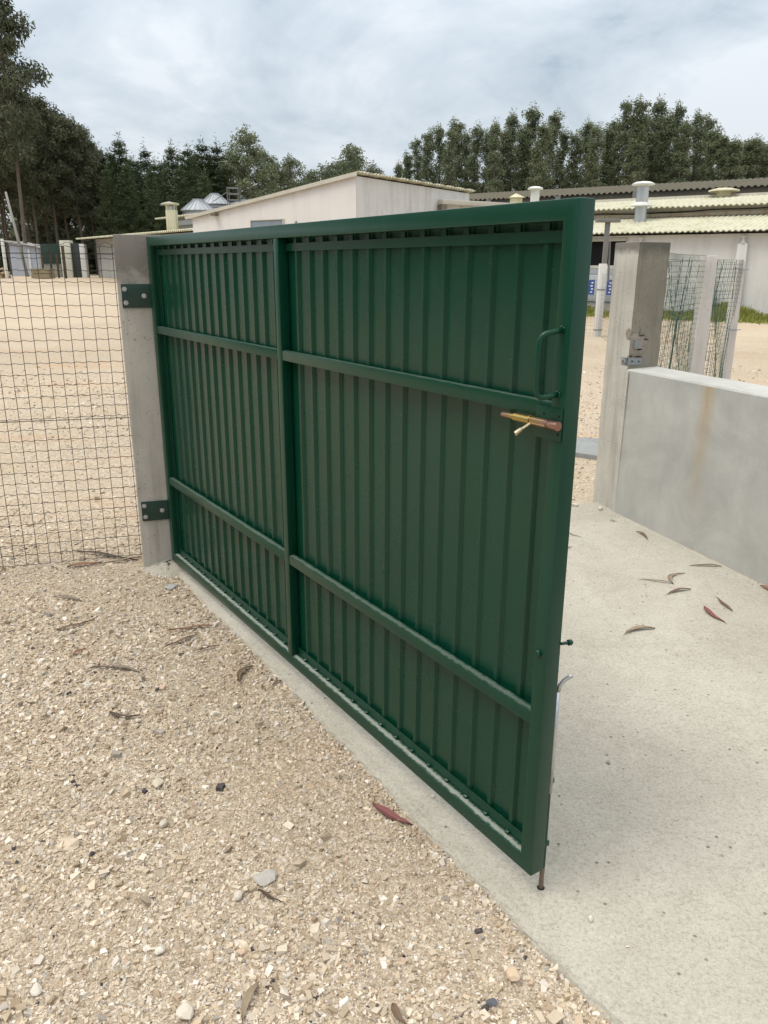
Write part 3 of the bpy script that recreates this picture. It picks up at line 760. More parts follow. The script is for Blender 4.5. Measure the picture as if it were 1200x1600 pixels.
STEELG = mat_plain('grey_painted_steel', (.20, .195, .185), .6, .2, .2, 8)
zp = aty(937, 344, rp0[1])[2]
tp = empty('pole', (rp0[0]+.03, rp0[1], 0)); tag(tp, 'grey steel T pole standing on top of the white yard post', 'pole')
MB().box(-.055, .055, -.05, .05, float(gz(*rp0[:2]))+h1+.002, zp-.05).build('shaft', STEELG, tp, bevel=.006)
MB().box(-.28, .28, -.12, .12, zp-.049, zp+.03).build('crossbar', STEELG, tp, bevel=.01)
MB().tube([(.16, .1, float(gz(*rp0[:2]))+h1*.75), (.12, .1, zp-.48)], .022, 8).build('brace', STEELG, tp)

# ================================================================== BUILDINGS
def corr(m, A, U, V_, un, vn, amp, wl, z0, z1, thick=.03, flip=False):
    """corrugated sheet: A origin, U along the eave, V_ up the slope (horizontal dir), rise z0->z1"""
    n = max(8, int(un/wl*6)); pts = []
    A = np.array([A[0], A[1], 0.])
    U = np.array([U[0], U[1], 0.]); W_ = np.array([V_[0], V_[1], 0.])
    o = len(m.v)
    for lay in (0, -thick):
        for (v, z) in ((0, z0), (vn, z1)):
            for i in range(n+1):
                u = un*i/n; p = A+U*u+W_*v; m.v.append((p[0], p[1], z+lay+amp*math.sin(2*math.pi*u/wl)))
    k = n+1
    for i in range(n):
        m.f.append((o+i, o+i+1, o+k+i+1, o+k+i)); m.f.append((o+2*k+i+1, o+2*k+i, o+3*k+i, o+3*k+i+1))
        m.f.append((o+i+1, o+i, o+2*k+i, o+2*k+i+1)); m.f.append((o+k+i, o+k+i+1, o+3*k+i+1, o+3*k+i))
    m.f.append((o, o+k, o+3*k, o+2*k)); m.f.append((o+n, o+2*k+n, o+3*k+n, o+k+n))
    return m
ROOFC = mat_roof('cream_fibre_cement', (.50, .48, .36), (.59, .575, .455), (.36, .33, .18), .65)
ROOFD = mat_roof('dark_fibre_cement', (.10, .092, .068), (.155, .145, .11), (.11, .085, .045), .7)
RENDER = mat_wall('pinkish_white_render', (.69, .655, .635), (.76, .74, .72), (.50, .47, .45), amt=.28)
RENDERS = mat_wall('stained_white_render', (.56, .55, .53), (.66, .65, .63), (.34, .33, .31), amt=.6)
WALLW = mat_wall('old_limewash', (.66, .645, .62), (.76, .75, .725), (.48, .43, .36), amt=.4)
WALLG = mat_wall('grey_blockwork', (.34, .335, .32), (.46, .45, .43), (.22, .22, .19), amt=.6)
CREAM = mat_wall('yellowed_cream_paint', (.55, .51, .36), (.62, .585, .44), (.36, .31, .16), amt=.6)
RUSTY = mat_wall('rusty_band', (.42, .36, .28), (.52, .47, .39), (.36, .19, .07), amt=.9)
TRIM = mat_plain('pale_fascia', (.52, .49, .42), .8, 0, .2, 3)
GLASSB = mat_plain('blue_grey_shutter', (.19, .225, .26), .5, 0, .25, 4)

# pinkish single-pitch building in the middle
B1 = aty(556, 272, 25.)
d1 = np.array([math.sin(R(34.7)), math.cos(R(34.7))]); d2 = np.array([-d1[1], d1[0]])
bA = empty('farm_building', (B1[0], B1[1], 0), math.atan2(d2[1], d2[0]))     # local x along the pale gable wall, -y along the right wall
tag(bA, 'pinkish white single pitch farm building behind the gate', 'building')
Lg, Lr = 7.1, 6.9; zr, zl = B1[2], 3.33
gb = float(gz(B1[0], B1[1]))-.1
m = MB(); P_ = [(0, 0, gb), (Lg, 0, gb), (Lg, 0, zl-.04), (0, 0, zr-.04)]
Q_ = [(x, -Lr, z) for x, y, z in P_]
m.add(P_+Q_, [(0, 1, 2, 3), (7, 6, 5, 4), (1, 5, 6, 2)]); m.build('gable_wall', RENDER, bA)
MB().add([(-.003, 0, gb), (-.003, -Lr, gb), (-.003, -Lr, zr-.05), (-.003, 0, zr-.05)], [(0, 1, 2, 3)]).build('side_wall', RENDERS, bA)
m = MB(); sl = (zl-zr)/Lg
n = 90
for lay in (.0, -.035):
    for i in range(n+1):
        y = .10-(Lr+.3)*i/n
        for x in (-.14, Lg+.28): m.v.append((x, y, zr+.05+sl*x+lay+.028*math.sin(2*math.pi*i/n*(Lr+.3)/.18)))
o_ = 2*(n+1)
for i in range(n):
    a = 2*i; m.f += [(a, a+1, a+3, a+2), (o_+a+2, o_+a+3, o_+a+1, o_+a), (a, a+2, o_+a+2, o_+a), (a+1, o_+a+1, o_+a+3, a+3)]
m.f += [(0, o_, o_+1, 1), (2*n, 2*n+1, o_+2*n+1, o_+2*n)]
rf1 = m.build('roof', ROOFC, bA)
MB().add([(-.1, .105, zr-.07-.1*sl), (Lg+.24, .105, zl-.075), (Lg+.24, .105, zl+.035), (-.1, .105, zr+.045), (-.1, .075, zr-.07-.1*sl), (Lg+.24, .075, zl-.075), (Lg+.24, .075, zl+.035), (-.1, .075, zr+.045)],
         [(0, 1, 2, 3), (7, 6, 5, 4), (0, 4, 5, 1), (3, 2, 6, 7), (1, 5, 6, 2), (0, 3, 7, 4)]).build('verge_board', TRIM, rf1)
wq = []
wi = MB().box(2.9, 4.28, .004, .03, 2.3, 3.12).build('window', GLASSB, bA, bevel=.01)
MB().box(2.86, 2.897, .004, .05, 2.28, 3.13).box(4.283, 4.32, .004, .05, 2.28, 3.13).box(2.86, 4.32, .004, .05, 3.133, 3.16).build('window_frame', TRIM, wi)
MB().tube([(2.25, .0, 2.98), (2.25, .12, 2.98), (2.25, .14, 3.06)], .04, 8).build('vent_pipe', GALVD, bA)
MB().box(5.78, 5.98, .02, .20, 3.33, 3.40).build('bracket', ROD, bA)

a = aty(692, 318, 28.6); b = aty(800, 322.5, 30.2); q = (b-a)[:2]; q /= np.linalg.norm(q); lt = empty('lean_to', (a[0], a[1], 0), math.atan2(q[1], q[0]))
tag(lt, 'low pale flat roofed lean-to at the right end of the pink building', 'lean-to'); Lq = float(np.linalg.norm((b-a)[:2]))
zq = aty(692, 311, 28.6)[2]
MB().box(0, Lq, 0, 2.4, zq-.16, zq).build('roof', TRIM, lt, bevel=.02)
MB().box(.25, Lq, .25, 2.3, 0, zq-.161).build('wall', RENDERS, lt)
MB().box(-.02, .20, .02, .22, zq-.50, zq-.161).build('bracket', ROD, lt)

# long white barn on the right
ER = aty(1197, 358.3, 27.0); EL = onz(930, 364, ER[2]); ud = (EL-ER)[:2]; ud /= np.linalg.norm(ud); vn = np.array([ud[1], -ud[0]])
if vn[1] < 0: vn = -vn
u0, u1 = -9., 19.5
ze = ER[2]; bB = empty('barn', (0, 0, 0)); tag(bB, 'long low white barn with two tier cream corrugated roof on the right', 'barn')
def bp(u, v): return ER[:2]+ud*u+vn*v
def slabwall(m, a, b, z0, z1, t=.15, n=vn):
    a = np.asarray(a); b = np.asarray(b); nn = np.asarray(n)
    V = [(*a, z0), (*b, z0), (*(b+nn*t), z0), (*(a+nn*t), z0)]; V += [(x, y, z1) for x, y, _ in V]
    return m.add(V, [(3, 2, 1, 0), (4, 5, 6, 7), (0, 1, 5, 4), (1, 2, 6, 5), (2, 3, 7, 6), (3, 0, 4, 7)])
gB = 0.0
# opening between u=4.9 and 6.9 (dark), sill at
uo0 = 4.55; uo1 = 8.2
def uz(px, py, v=.35): 
    p = onv(px, py, bp(0, v), ud); return float((p[:2]-bp(0, v))@ud), float(p[2])
uo0, zs = uz(975, 415); _, zh = uz(950, 377)
m = MB(); slabwall(m, bp(u0, .35), bp(uo0, .35), gB, ze-.10)
slabwall(m, bp(uo0, .35), bp(uo1, .35), gB, zs); slabwall(m, bp(uo0, .35), bp(uo1, .35), zh, ze-.10); slabwall(m, bp(uo1, .35), bp(u1, .35), gB, ze-.10)
m.build('wall', WALLW, bB)
wb = slabwall(MB(), bp(uo0, .62), bp(uo1, .62), zs-.2, zh+.2, .05).build('window_opening', BLACK, bB)
slabwall(slabwall(MB(), bp(uo0-.05, .30), bp(uo1, .30), zh-.002, zh+.10, .048), bp(uo0-.05, .29), bp(uo1, .29), zs-.1, zs+.004, .058).build('window_frame', TRIM, wb)
m = slabwall(MB(), bp(uo0+.02, .30), bp(uo1, .30), .75, zs-.104, .045); m.build('lower_cladding', mat_wall('grey_sheeting', (.36, .37, .38), (.46, .47, .49), (.28, .28, .27), amt=.5), bB)
rfl = corr(MB(), bp(u0, 0), ud, vn, u1-u0, 4.05, .025, .19, ze, ze+.70).build('lower_roof', ROOFC, bB)
m = slabwall(MB(), bp(u0, 4.0), bp(u1, 4.0), ze+.5, ze+1.05); m.build('clerestory_wall', mat_wall('pale_band', (.47, .45, .41), (.56, .54, .5), (.36, .27, .17), amt=.7), bB)
m = slabwall(MB(), bp(u0, 3.93), bp(u1, 3.93), ze+.702, ze+.83, .065); m.build('flashing', RUSTY, bB)
cab = MB()
for k in range(24):
    pass
pts = [(*bp(u, 3.91), ze+.88+.03*math.sin(u*.9)+.01*math.sin(u*3)) for u in np.linspace(u0, u1, 90)]
cab.tube(pts, .022, 5); cab.build('cable', BLACK, bB)
rfu = corr(MB(), bp(u0, 3.55), ud, vn, u1-u0, 4.6, .028, .21, ze+1.05, ze+1.68).build('upper_roof', ROOFC, bB)
slabwall(MB(), bp(u0, 7.9), bp(u1, 7.9), ze+1.60, ze+1.76, .3).build('ridge_cap', TRIM, rfu)
slabwall(MB(), bp(u0, 12), bp(u1, 12), gB, ze+.4).build('back_wall', WALLW, bB)
corr(MB(), bp(u0, 8.15), ud, vn, u1-u0, 4.3, .03, .3, ze+1.66, ze+.5).build('rear_roof', ROOFC, bB)
for u in (u0, u1):
    s_ = MB(); A, B_ = bp(u, .36), bp(u, 12); C_, D_ = bp(u, 3.9), bp(u, 8.0)
    V = [(*A, gB), (*B_, gB), (*B_, ze+.3), (*D_, ze+1.55), (*C_, ze+1.0), (*A, ze-.12)]; off3 = ud*(.15 if u == u0 else -.15)
    V2 = [(x+off3[0], y+off3[1], z) for x, y, z in V]; s_.add(V+V2, [(0, 1, 2, 3, 4, 5), (11, 10, 9, 8, 7, 6)]+[(i, (i+1) % 6, 6+(i+1) % 6, 6+i) for i in range(6)]); s_.build('end_wall', WALLW, bB)
for px in (1157, 998, 1262):
    u, _ = uz(px, 420); pl = slabwall(MB(), bp(u-.16, .17), bp(u+.16, .17), gB, ze-.42, .178).build('pilaster', WHITE, bB, bevel=.02)
    q = bp(u, .24); MB().lathe((q[0], q[1], ze-.42), [(.10, 0), (.10, .05), (.05, .07), (.05, .17), (.09, .19), (.09, .24)], 12).build('cap', WHITE, pl, smooth='auto')
# rooflights, flues and vents on its roof
def cyl_on(px, pytop, pybot, v, r, name, mat, cap=None, parent=rfl):
    a = onv(px, pybot, bp(0, v), ud); b = onv(px, pytop, bp(0, v), ud)
    o = MB().lathe((a[0], a[1], 0), [(r, a[2]-.25), (r, b[2])], 20).build(name, mat, parent, smooth='auto'); return o, a, b
fo, a, b = cyl_on(1000, 293, 345, 2.9, .225, 'metal_flue', GALV)
H_ = b[2]-a[2]
MB().lathe((a[0], a[1], a[2]), [(.24, H_*.42), (.40, H_*.44), (.40, H_*.465), (.24, H_*.56)], 22).build('flue_collar', WHITE, fo, smooth='auto')
MB().lathe((a[0], a[1], b[2]), [(.20, .0), (.20, .07), (.42, .08), (.43, .12), (.28, .19), (.02, .22)], 22).build('flue_cap', WHITE, fo, smooth='auto')
fo, a, b = cyl_on(835, 297, 322, 6.0, .20, 'white_flue', WHITE, None, rfu)
MB().lathe((a[0], a[1], b[2]), [(.19, .0), (.34, .02), (.35, .07), (.2, .14), (.02, .16)], 20).build('flue_cap', WHITE, fo, smooth='auto')
a = onv(806, 322, bp(0, 5.2), ud); b = onv(806, 309, bp(0, 5.2), ud)
vb = MB().box(a[0]-.24, a[0]+.24, a[1]-.24, a[1]+.24, a[2]-.2, b[2]).build('roof_vent', CREAM, rfu)
MB().add([(b[0]-.34, b[1]-.34, b[2]), (b[0]+.34, b[1]-.34, b[2]), (b[0]+.34, b[1]+.34, b[2]), (b[0]-.34, b[1]+.34, b[2]), (b[0], b[1], b[2]+.19)], [(3, 2, 1, 0), (0, 1, 4), (1, 2, 4), (2, 3, 4), (3, 0, 4)]).build('vent_cap', CREAM, rfu)
a = onv(1130, 309, bp(0, 7.9), ud); b = onv(1130, 300, bp(0, 7.9), ud)
MB().lathe((a[0], a[1], 0), [(.30, a[2]-.3), (.30, b[2]+.02), (.62, b[2]+.02), (.60, b[2]+.07), (.32, b[2]+.14), (.02, b[2]+.17)], 20).build('roof_vent', CREAM, rfu, smooth='auto')

# sheeted pallets with blue printed sacks by the barn wall
PLAST = mat_plain('clear_plastic_wrap', (.42, .46, .49), .25, 0, .2, 3)
BLUE = mat_plain('blue_print', (.035, .09, .36), .5, 0, .2, 8)
for i, (px, lab) in enumerate(((923, 'wrapped pallet of sacks with blue print seen left of the white yard post'), (951, 'wrapped pallet of sacks with blue print between white yard post and gate post'))):
    v = -.25; p = onv(px-4, 470, bp(0, v), ud); u = float((p[:2]-bp(0, v))@ud)
    q = bp(u, v); pr = empty('wrapped_pallet', (q[0], q[1], float(gz(*q))), math.atan2(-ud[1], -ud[0])); tag(pr, lab, 'pallet', 'wrapped pallets along the barn wall')
    MB().box(-.42, .42, -.0, .40, .45, 1.38).build('sack_stack', PLAST, pr, bevel=.05)
    MB().box(-.45, .45, -.0, .42, .02, .12).box(-.42, .42, .05, .35, .121, .448).build('pallet_base', WALLG, pr)
    MB().box(-.02, .20, -.006, -.001, .70, 1.22).build('printed_panel', BLUE, pr)
    for k in range(4):
        MB().box(.045+.03*(k % 2), .135+.02*(k % 2), -.009, -.0065, .76+.11*k, .815+.11*k).build('pale_print', WHITE, pr)

# dark roofed shed further back
v4 = 24.; zA = onv(1190, 281, bp(0, v4), ud)[2]; zB = onv(740, 301, bp(0, v4), ud)[2]; z4 = (zA+zB)/2
bD = empty('farm_shed', (0, 0, 0)); tag(bD, 'long shed with weathered dark grey corrugated roof below the eucalyptus row', 'shed')
corr(MB(), bp(-14, v4-6.5), ud, vn, 54, 6.5, .045, .32, z4-.95, z4).build('roof', ROOFD, bD)
corr(MB(), bp(-14, v4-9.6), ud, vn, 54, 3.0, .045, .32, z4-1.75, z4-1.45).build('lower_roof', ROOFD, bD)
slabwall(MB(), bp(-14, v4-6.4), bp(40, v4-6.4), 0, z4-1.0).build('wall', mat_plain('dark_weathered_wall', (.085, .078, .06), .9, 0, .4, 1), bD)
for k in range(12): slabwall(MB(), bp(-13+k*4.6, v4-6.7), bp(-12.7+k*4.6, v4-6.7), 2, z4-1.0, .15).build('roof_post', STEELG, bD)
slabwall(MB(), bp(-14, v4), bp(40, v4), 0, z4-.08).build('back_wall', WALLG, bD)

# left low shed with clerestory
zE = 3.389; S0 = onz(118, 373, zE)[:2]; S1 = onz(300, 358, zE)[:2]; su = (S1-S0)/np.linalg.norm(S1-S0); sv_ = np.array([-su[1], su[0]])
if sv_[1] < 0: sv_ = -sv_
LS = np.linalg.norm(S1-S0)+4
def sp(u, v): return S0+su*u+sv_*v
bC = empty('farm_shed', (0, 0, 0)); tag(bC, 'low grey shed with pale corrugated roof behind the left wire fence', 'shed')
slabwall(MB(), sp(1.1, .9), sp(LS, .9), .6, zE-.05, .15, sv_).build('wall', WALLG, bC)
corr(MB(), sp(0, 0), su, sv_, LS, 6.1, .045, .25, zE, zE+.55).build('lower_roof', ROOFC, bC)
zC0 = onv(250, 356, sp(0, 6), su)[2]; zC1 = onv(250, 343, sp(0, 6), su)[2]
slabwall(MB(), sp(2.2, 6), sp(LS, 6), zC0-.6, zC1+.1, .15, sv_).build('clerestory_wall', mat_wall('dirty_band', (.32, .31, .29), (.42, .41, .39), (.2, .19, .16), amt=.6), bC)
corr(MB(), sp(.4, 5.3), su, sv_, LS, 5, .045, .25, zC1, zC1+.35).build('upper_roof', ROOFC, bC)
slabwall(MB(), sp(2.1, 5.85), sp(LS, 5.85), (zC0+zC1)/2-.25, (zC0+zC1)/2+.05, .1, sv_).build('pipe_band', GALV, bC)
slabwall(MB(), sp(1.2, 10), sp(LS, 10), .5, zC1, .15, sv_).build('back_wall', WALLG, bC)
slabwall(MB(), sp(1.1, .9), sp(1.1, 10), .6, zE-.04, .15, su).build('end_wall', WALLG, bC)
a = onv(270, 358, sp(0, 4.), su); b = onv(270, 328, sp(0, 4.), su)
ch = MB().box(a[0]-.30, a[0]+.30, a[1]-.30, a[1]+.30, a[2]-.5, b[2]).build('chimney', CREAM, bC, bevel=.03)
MB().box(a[0]-.27, a[0]-.21, a[1]-.27, a[1]-.21, b[2], b[2]+.32).box(a[0]+.21, a[0]+.27, a[1]-.27, a[1]-.21, b[2], b[2]+.32).box(a[0]-.27, a[0]-.21, a[1]+.21, a[1]+.27, b[2], b[2]+.32).box(a[0]+.21, a[0]+.27, a[1]+.21, a[1]+.27, b[2], b[2]+.32).box(a[0]-.40, a[0]+.40, a[1]-.40, a[1]+.40, b[2]+.321, b[2]+.40).build('chimney_cap', CREAM, ch)
a = onv(266, 345, sp(0, 7.), su); b = onv(266, 322, sp(0, 7.), su)
fo = MB().lathe((a[0], a[1], 0), [(.26, a[2]-.6), (.26, b[2])], 16).build('metal_flue', GALV, bC, smooth='auto')
MB().lathe((a[0], a[1], b[2]), [(.1, 0), (.62, .05), (.64, .12), (.36, .24), (.02, .3)], 18).build('flue_cap', GALV, fo, smooth='auto')
for px, lab in ((178, 'dark timber post standing before the left shed, close to the hinge post'), (133, 'thin dark post at the left corner of the grey shed')):
    g = ong(px, 432 if px == 178 else 427); t = aty(px-1, 376, g[1])
    o = MB().box(g[0]-.12, g[0]+.12, g[1]-.12, g[1]+.12, g[2]-.1, t[2]).build('timber_post', mat_plain('dark_timber', (.055, .045, .03), .9, 0, .4, 5), bevel=.02)
    tag(o, lab, 'post')

# grain silos
SILO = mat_plain('silo_zinc', (.34, .36, .38), .5, .35, .2, 2)
def silo(px, pyt, pye, r, y, lab):
    a = aty(px, pye, y); t = aty(px, pyt, y); g = float(gz(a[0], y))
    o = empty('grain_silo', (a[0], y, g)); tag(o, lab, 'silo', 'grain silos'); he = a[2]-g; ht = t[2]-g
    prof = []
    k = 0; zz = .4
    while zz < he: prof += [(r-.05, zz), (r, zz+.08)]; zz += .22
    MB().lathe((0, 0, 0), [(r-.05, .0)]+prof+[(r-.05, he)], 30).build('silo_drum', SILO, o)
    MB().lathe((0, 0, 0), [(r+.10, he), (r+.08, he+.05), (.38, ht-.12), (.38, ht), (.01, ht+.03)], 20).build('silo_roof', SILO, o)
    rb = MB()
    for k in range(20):
        q = 2*math.pi*k/20; rb.tube([((r+.09)*math.cos(q), (r+.09)*math.sin(q), he+.06), (.38*math.cos(q), .38*math.sin(q), ht-.08)], .03, 4)
    rb.build('roof_rib', SILO, o)
    return o
silo(310, 311, 330, 1.15, 60, 'grain silo with shiny cone roof, nearest the shed chimney')
silo(336, 302, 320, 1.15, 66, 'taller grain silo with flat cap behind the shiny cone one')
silo(385, 312, 320, 1.25, 64, 'grain silo mostly hidden behind the pink building roof edge')
a = aty(357, 322, 62); cg = float(gz(a[0], 62)); cw = empty('catwalk', (a[0], 62, cg)); tag(cw, 'steel ladder cage and catwalk beside the grain silos', 'catwalk')
zt_ = aty(357, 293, 62)[2]-cg; zb_ = aty(357, 312, 62)[2]-cg
m = MB()
for dx in (-.05, .75):
    for dy in (0, .8): m.tube([(dx, dy, 0), (dx, dy, zt_)], .035, 6)
m.build('upright', STEELG, cw)
m = MB()
for z in (zb_, (zb_+zt_)/2, zt_):
    m.tube([(-.05, 0, z), (.75, 0, z), (.75, .8, z), (-.05, .8, z), (-.05, 0, z)], .03, 5)
m.tube([(-.05, 0, (zb_+zt_)/2+.1), (-1.2, .4, zb_-.1)], .03, 5); m.build('guard_rail', STEELG, cw)

# things by the far left yard gate
FARY = 53.
def fx(px, py, y=FARY): return aty(px, py, y)
def fbox(name, px0, px1, pyt, mat, lab, cat, y=FARY, dep=.3, group=None, bev=.02, pyb=None, lean=0):
    a = fx(px0, pyt, y); b = fx(px1, pyt, y); g = float(gz((a[0]+b[0])/2, y))-.05
    if pyb: g = fx(px0, pyb, y)[2]
    o = MB().box(a[0], b[0], y, y+dep, g, a[2]).build(name, mat, None, bevel=bev); tag(o, lab, cat, group); return o
DKTIM = mat_plain('weathered_brown_timber', (.075, .055, .035), .9, 0, .4, 5)
fbox('gate_pillar', 92, 108, 375.5, mat_wall('lichen_stained_white', (.55, .54, .46), (.63, .62, .55), (.45, .38, .12), amt=.7), 'white gate pillar with yellow lichen beside the dark far door', 'pillar', dep=.6)
fbox('gate_pillar', 123, 131, 381, WHITE, 'slim white pillar on the right of the dark far door', 'pillar', dep=.5)
d_ = fbox('yard_door', 108.3, 122.7, 380, mat_plain('dark_green_door', (.035, .045, .042), .6, 0, .2, 2), 'dark green yard door between two white pillars far left', 'door', y=FARY+.15, dep=.08)
fbox('timber_post', 95.5, 98.5, 384, DKTIM, 'brown timber post in front of the lichen stained pillar', 'post', y=FARY-2, dep=.14)
for px, lab in ((64, 'brown timber stake beside the crate, left edge of the green netting'), (77, 'brown timber stake behind the crate right side'), (87.5, 'brown timber stake just left of the lichen stained pillar')):
    fbox('timber_stake', px-1.3, px+1.3, 396, DKTIM, lab, 'stake', y=FARY-1.2, dep=.12, group='timber stakes by the far door')
nt_ = fbox('netting_panel', 62, 92, 381, mat_plain('green_shade_net', (.016, .04, .03), .8, 0, .3, 3), 'dark green shade netting stretched between posts far left', 'netting', y=FARY+.9, dep=.06, pyb=412)
fbox('low_wall', 60, 92, 398, mat_wall('grey_green_render', (.27, .28, .26), (.35, .36, .34), (.2, .19, .16), amt=.6), 'low grey wall under the green shade netting', 'wall', y=FARY+1.0, dep=.3)
# white hut with mono pitch roof
a = fx(12, 378, 57); b = fx(60, 388, 57); g = float(gz(a[0], 57))-.05
hut = empty('hut', (a[0], 57, g)); tag(hut, 'small bluish white hut with sloping roof at the left behind the fence', 'hut')
w_ = b[0]-a[0]; ha = a[2]-g; hb = b[2]-g
V = [(0, 0, 0), (w_, 0, 0), (w_, 0, hb), (0, 0, ha)]; V += [(x, 3, z) for x, y, z in V]
MB().add(V, [(0, 1, 2, 3), (7, 6, 5, 4), (0, 4, 5, 1), (1, 5, 6, 2), (3, 7, 4, 0)]).build('wall', mat_wall('bluish_limewash', (.36, .39, .45), (.44, .47, .53), (.30, .31, .31), amt=.4), hut)
V = [(-.2, -.2, ha+.01), (w_+.2, -.2, hb+.0), (w_+.2, -.2, hb+.09), (-.2, -.2, ha+.10)]; V += [(x, 3.2, z) for x, y, z in V]
MB().add(V, [(0, 1, 2, 3), (7, 6, 5, 4), (0, 4, 5, 1), (1, 5, 6, 2), (2, 6, 7, 3), (3, 7, 4, 0)]).build('roof', WALLG, hut)
MB().box(w_*.64, w_*.70, -.06, -.002, 0, hb*.98).build('pilaster', WHITE, hut)
fbox('fence_post', 0, 3.5, 373, WHITE, 'white post at the far left edge beside the hut', 'post', y=50, dep=.2)
# timber crate
a = fx(47.5, 421, 50); b = fx(75, 421, 50); g = float(gz(a[0], 50))
cr = empty('timber_crate', (a[0], 50, g)); tag(cr, 'open weathered timber crate standing on the gravel before the far stakes', 'crate'); w_ = b[0]-a[0]
for z in (.0, .30):
    MB().box(0, w_, 0, .05, z+.02, z+.29).box(0, w_, .95, 1.0, z+.02, z+.29).box(0, .05, .051, .949, z+.02, z+.29).box(w_-.05, w_, .051, .949, z+.02, z+.29).build('side_board', mat_plain('crate_timber', (.27, .22, .14), .9, 0, .35, 4), cr)
MB().box(.06, w_-.06, .06, .94, .1, .5).build('crate_fill', DKTIM, cr)
# rubble pile
m = MB(); rr = random.Random(9)
pq = fx(2, 428, 51); V, F, A = rocks(np.array([pq[0]+rr.uniform(-1.2, .5) for _ in range(40)]), np.array([51+rr.uniform(-.4, .8) for _ in range(40)]), np.array([float(gz(pq[0], 51))+rr.uniform(0, .55)*(i % 3)*.6 for i in range(40)]), np.array([rr.uniform(.12, .32) for _ in range(40)]), ICOV, ICOF)
o = big_mesh('rubble_pile', V, F, STONE, attr=A*np.array([.6, .55, .45, 1])); tag(o, 'heap of brown rubble at the left edge before the hut', 'rubble')
# grey leaning pole
g = ong(43, 432); t = aty(35, 305, 58.)
o = MB().tube([(fx(43, 425, 55)[0], 55, float(gz(-25, 55))-.2), t+np.array([0, -2.5, 0])], [.11, .07], 10).build('pole', mat_plain('silver_grey_timber', (.26, .25, .22), .85, 0, .25, 3), smooth=True); tag(o, 'grey leaning timber pole in front of the dark left wood', 'pole')

# grass along the barn
n = 30000; u = rng.uniform(u0, uo1+6, n); v = .15-np.abs(rng.normal(0, .8, n))*1.0
keep = v > -2.6; u, v = u[keep], v[keep]; n = len(u)
P0 = np.stack([ER[0]+ud[0]*u+vn[0]*v, ER[1]+ud[1]*u+vn[1]*v], -1); zg = gz(P0[:, 0], P0[:, 1])-.012
hh = rng.uniform(.15, .48, n)*(.65+.45*np.sin(u*1.7)*np.sin(u*.6+1))*np.clip(1.15+.35*v, .35, 1.2); ang = rng.uniform(0, 6.28, n); wd_ = rng.uniform(.02, .045, n)
dx = np.cos(ang)*wd_; dy = np.sin(ang)*wd_; lean = rng.normal(0, .22, (n, 2))*hh[:, None]
V = np.zeros((n, 4, 3)); V[:, 0] = np.stack([P0[:, 0]-dx, P0[:, 1]-dy, zg], -1); V[:, 1] = np.stack([P0[:, 0]+dx, P0[:, 1]+dy, zg], -1)
V[:, 2] = np.stack([P0[:, 0]+lean[:, 0]+dx*.3, P0[:, 1]+lean[:, 1]+dy*.3, zg+hh], -1); V[:, 3] = np.stack([P0[:, 0]+lean[:, 0]-dx*.3, P0[:, 1]+lean[:, 1]-dy*.3, zg+hh], -1)
o = big_mesh('grass', V.reshape(-1, 3), np.arange(4*n).reshape(n, 4), mat_leaf('grass_blade', (.17, .23, .035), (.46, .43, .14), .4)); tag(o, 'band of rough green and straw grass along the barn wall', 'grass', kind='stuff')

# ================================================================== TREES
EUC_R = mat_leaf('eucalyptus_leaf', (.105, .130, .068), (.25, .275, .165), .38)
EUC_L = mat_leaf('dark_eucalyptus_leaf', (.062, .072, .038), (.175, .185, .105), .3)
PINE = mat_leaf('pine_needle', (.034, .055, .022), (.105, .135, .055), .22)
BARKP = mat_plain('pale_eucalyptus_bark', (.26, .215, .17), .9, 0, .35, 1.5)
BARKD = mat_plain('brown_eucalyptus_bark', (.115, .09, .068), .9, 0, .4, 1.5)
BARKN = mat_plain('pine_bark', (.075, .055, .042), .9, 0, .4, 1.5)
def leaves(cent, L, Wd, droop, r):
    n = len(cent); d = r.normal(0, 1, (n, 3)); d[:, 2] = d[:, 2]*.5-droop; d /= np.linalg.norm(d, axis=1)[:, None]
    q = r.normal(0, 1, (n, 3)); s_ = np.cross(d, q); s_ /= np.linalg.norm(s_, axis=1)[:, None]+1e-9
    l = L*r.uniform(.6, 1.4, (n, 1)); w_ = Wd*r.uniform(.6, 1.4, (n, 1))
    V = np.stack([cent, cent+d*l*.45+s_*w_, cent+d*l, cent+d*l*.45-s_*w_], 1)
    return V.reshape(-1, 3), np.arange(4*n).reshape(n, 4)
def ball(n, r):
    d = r.normal(0, 1, (n, 3)); d /= np.linalg.norm(d, axis=1)[:, None]; return d*r.random((n, 1))**.45
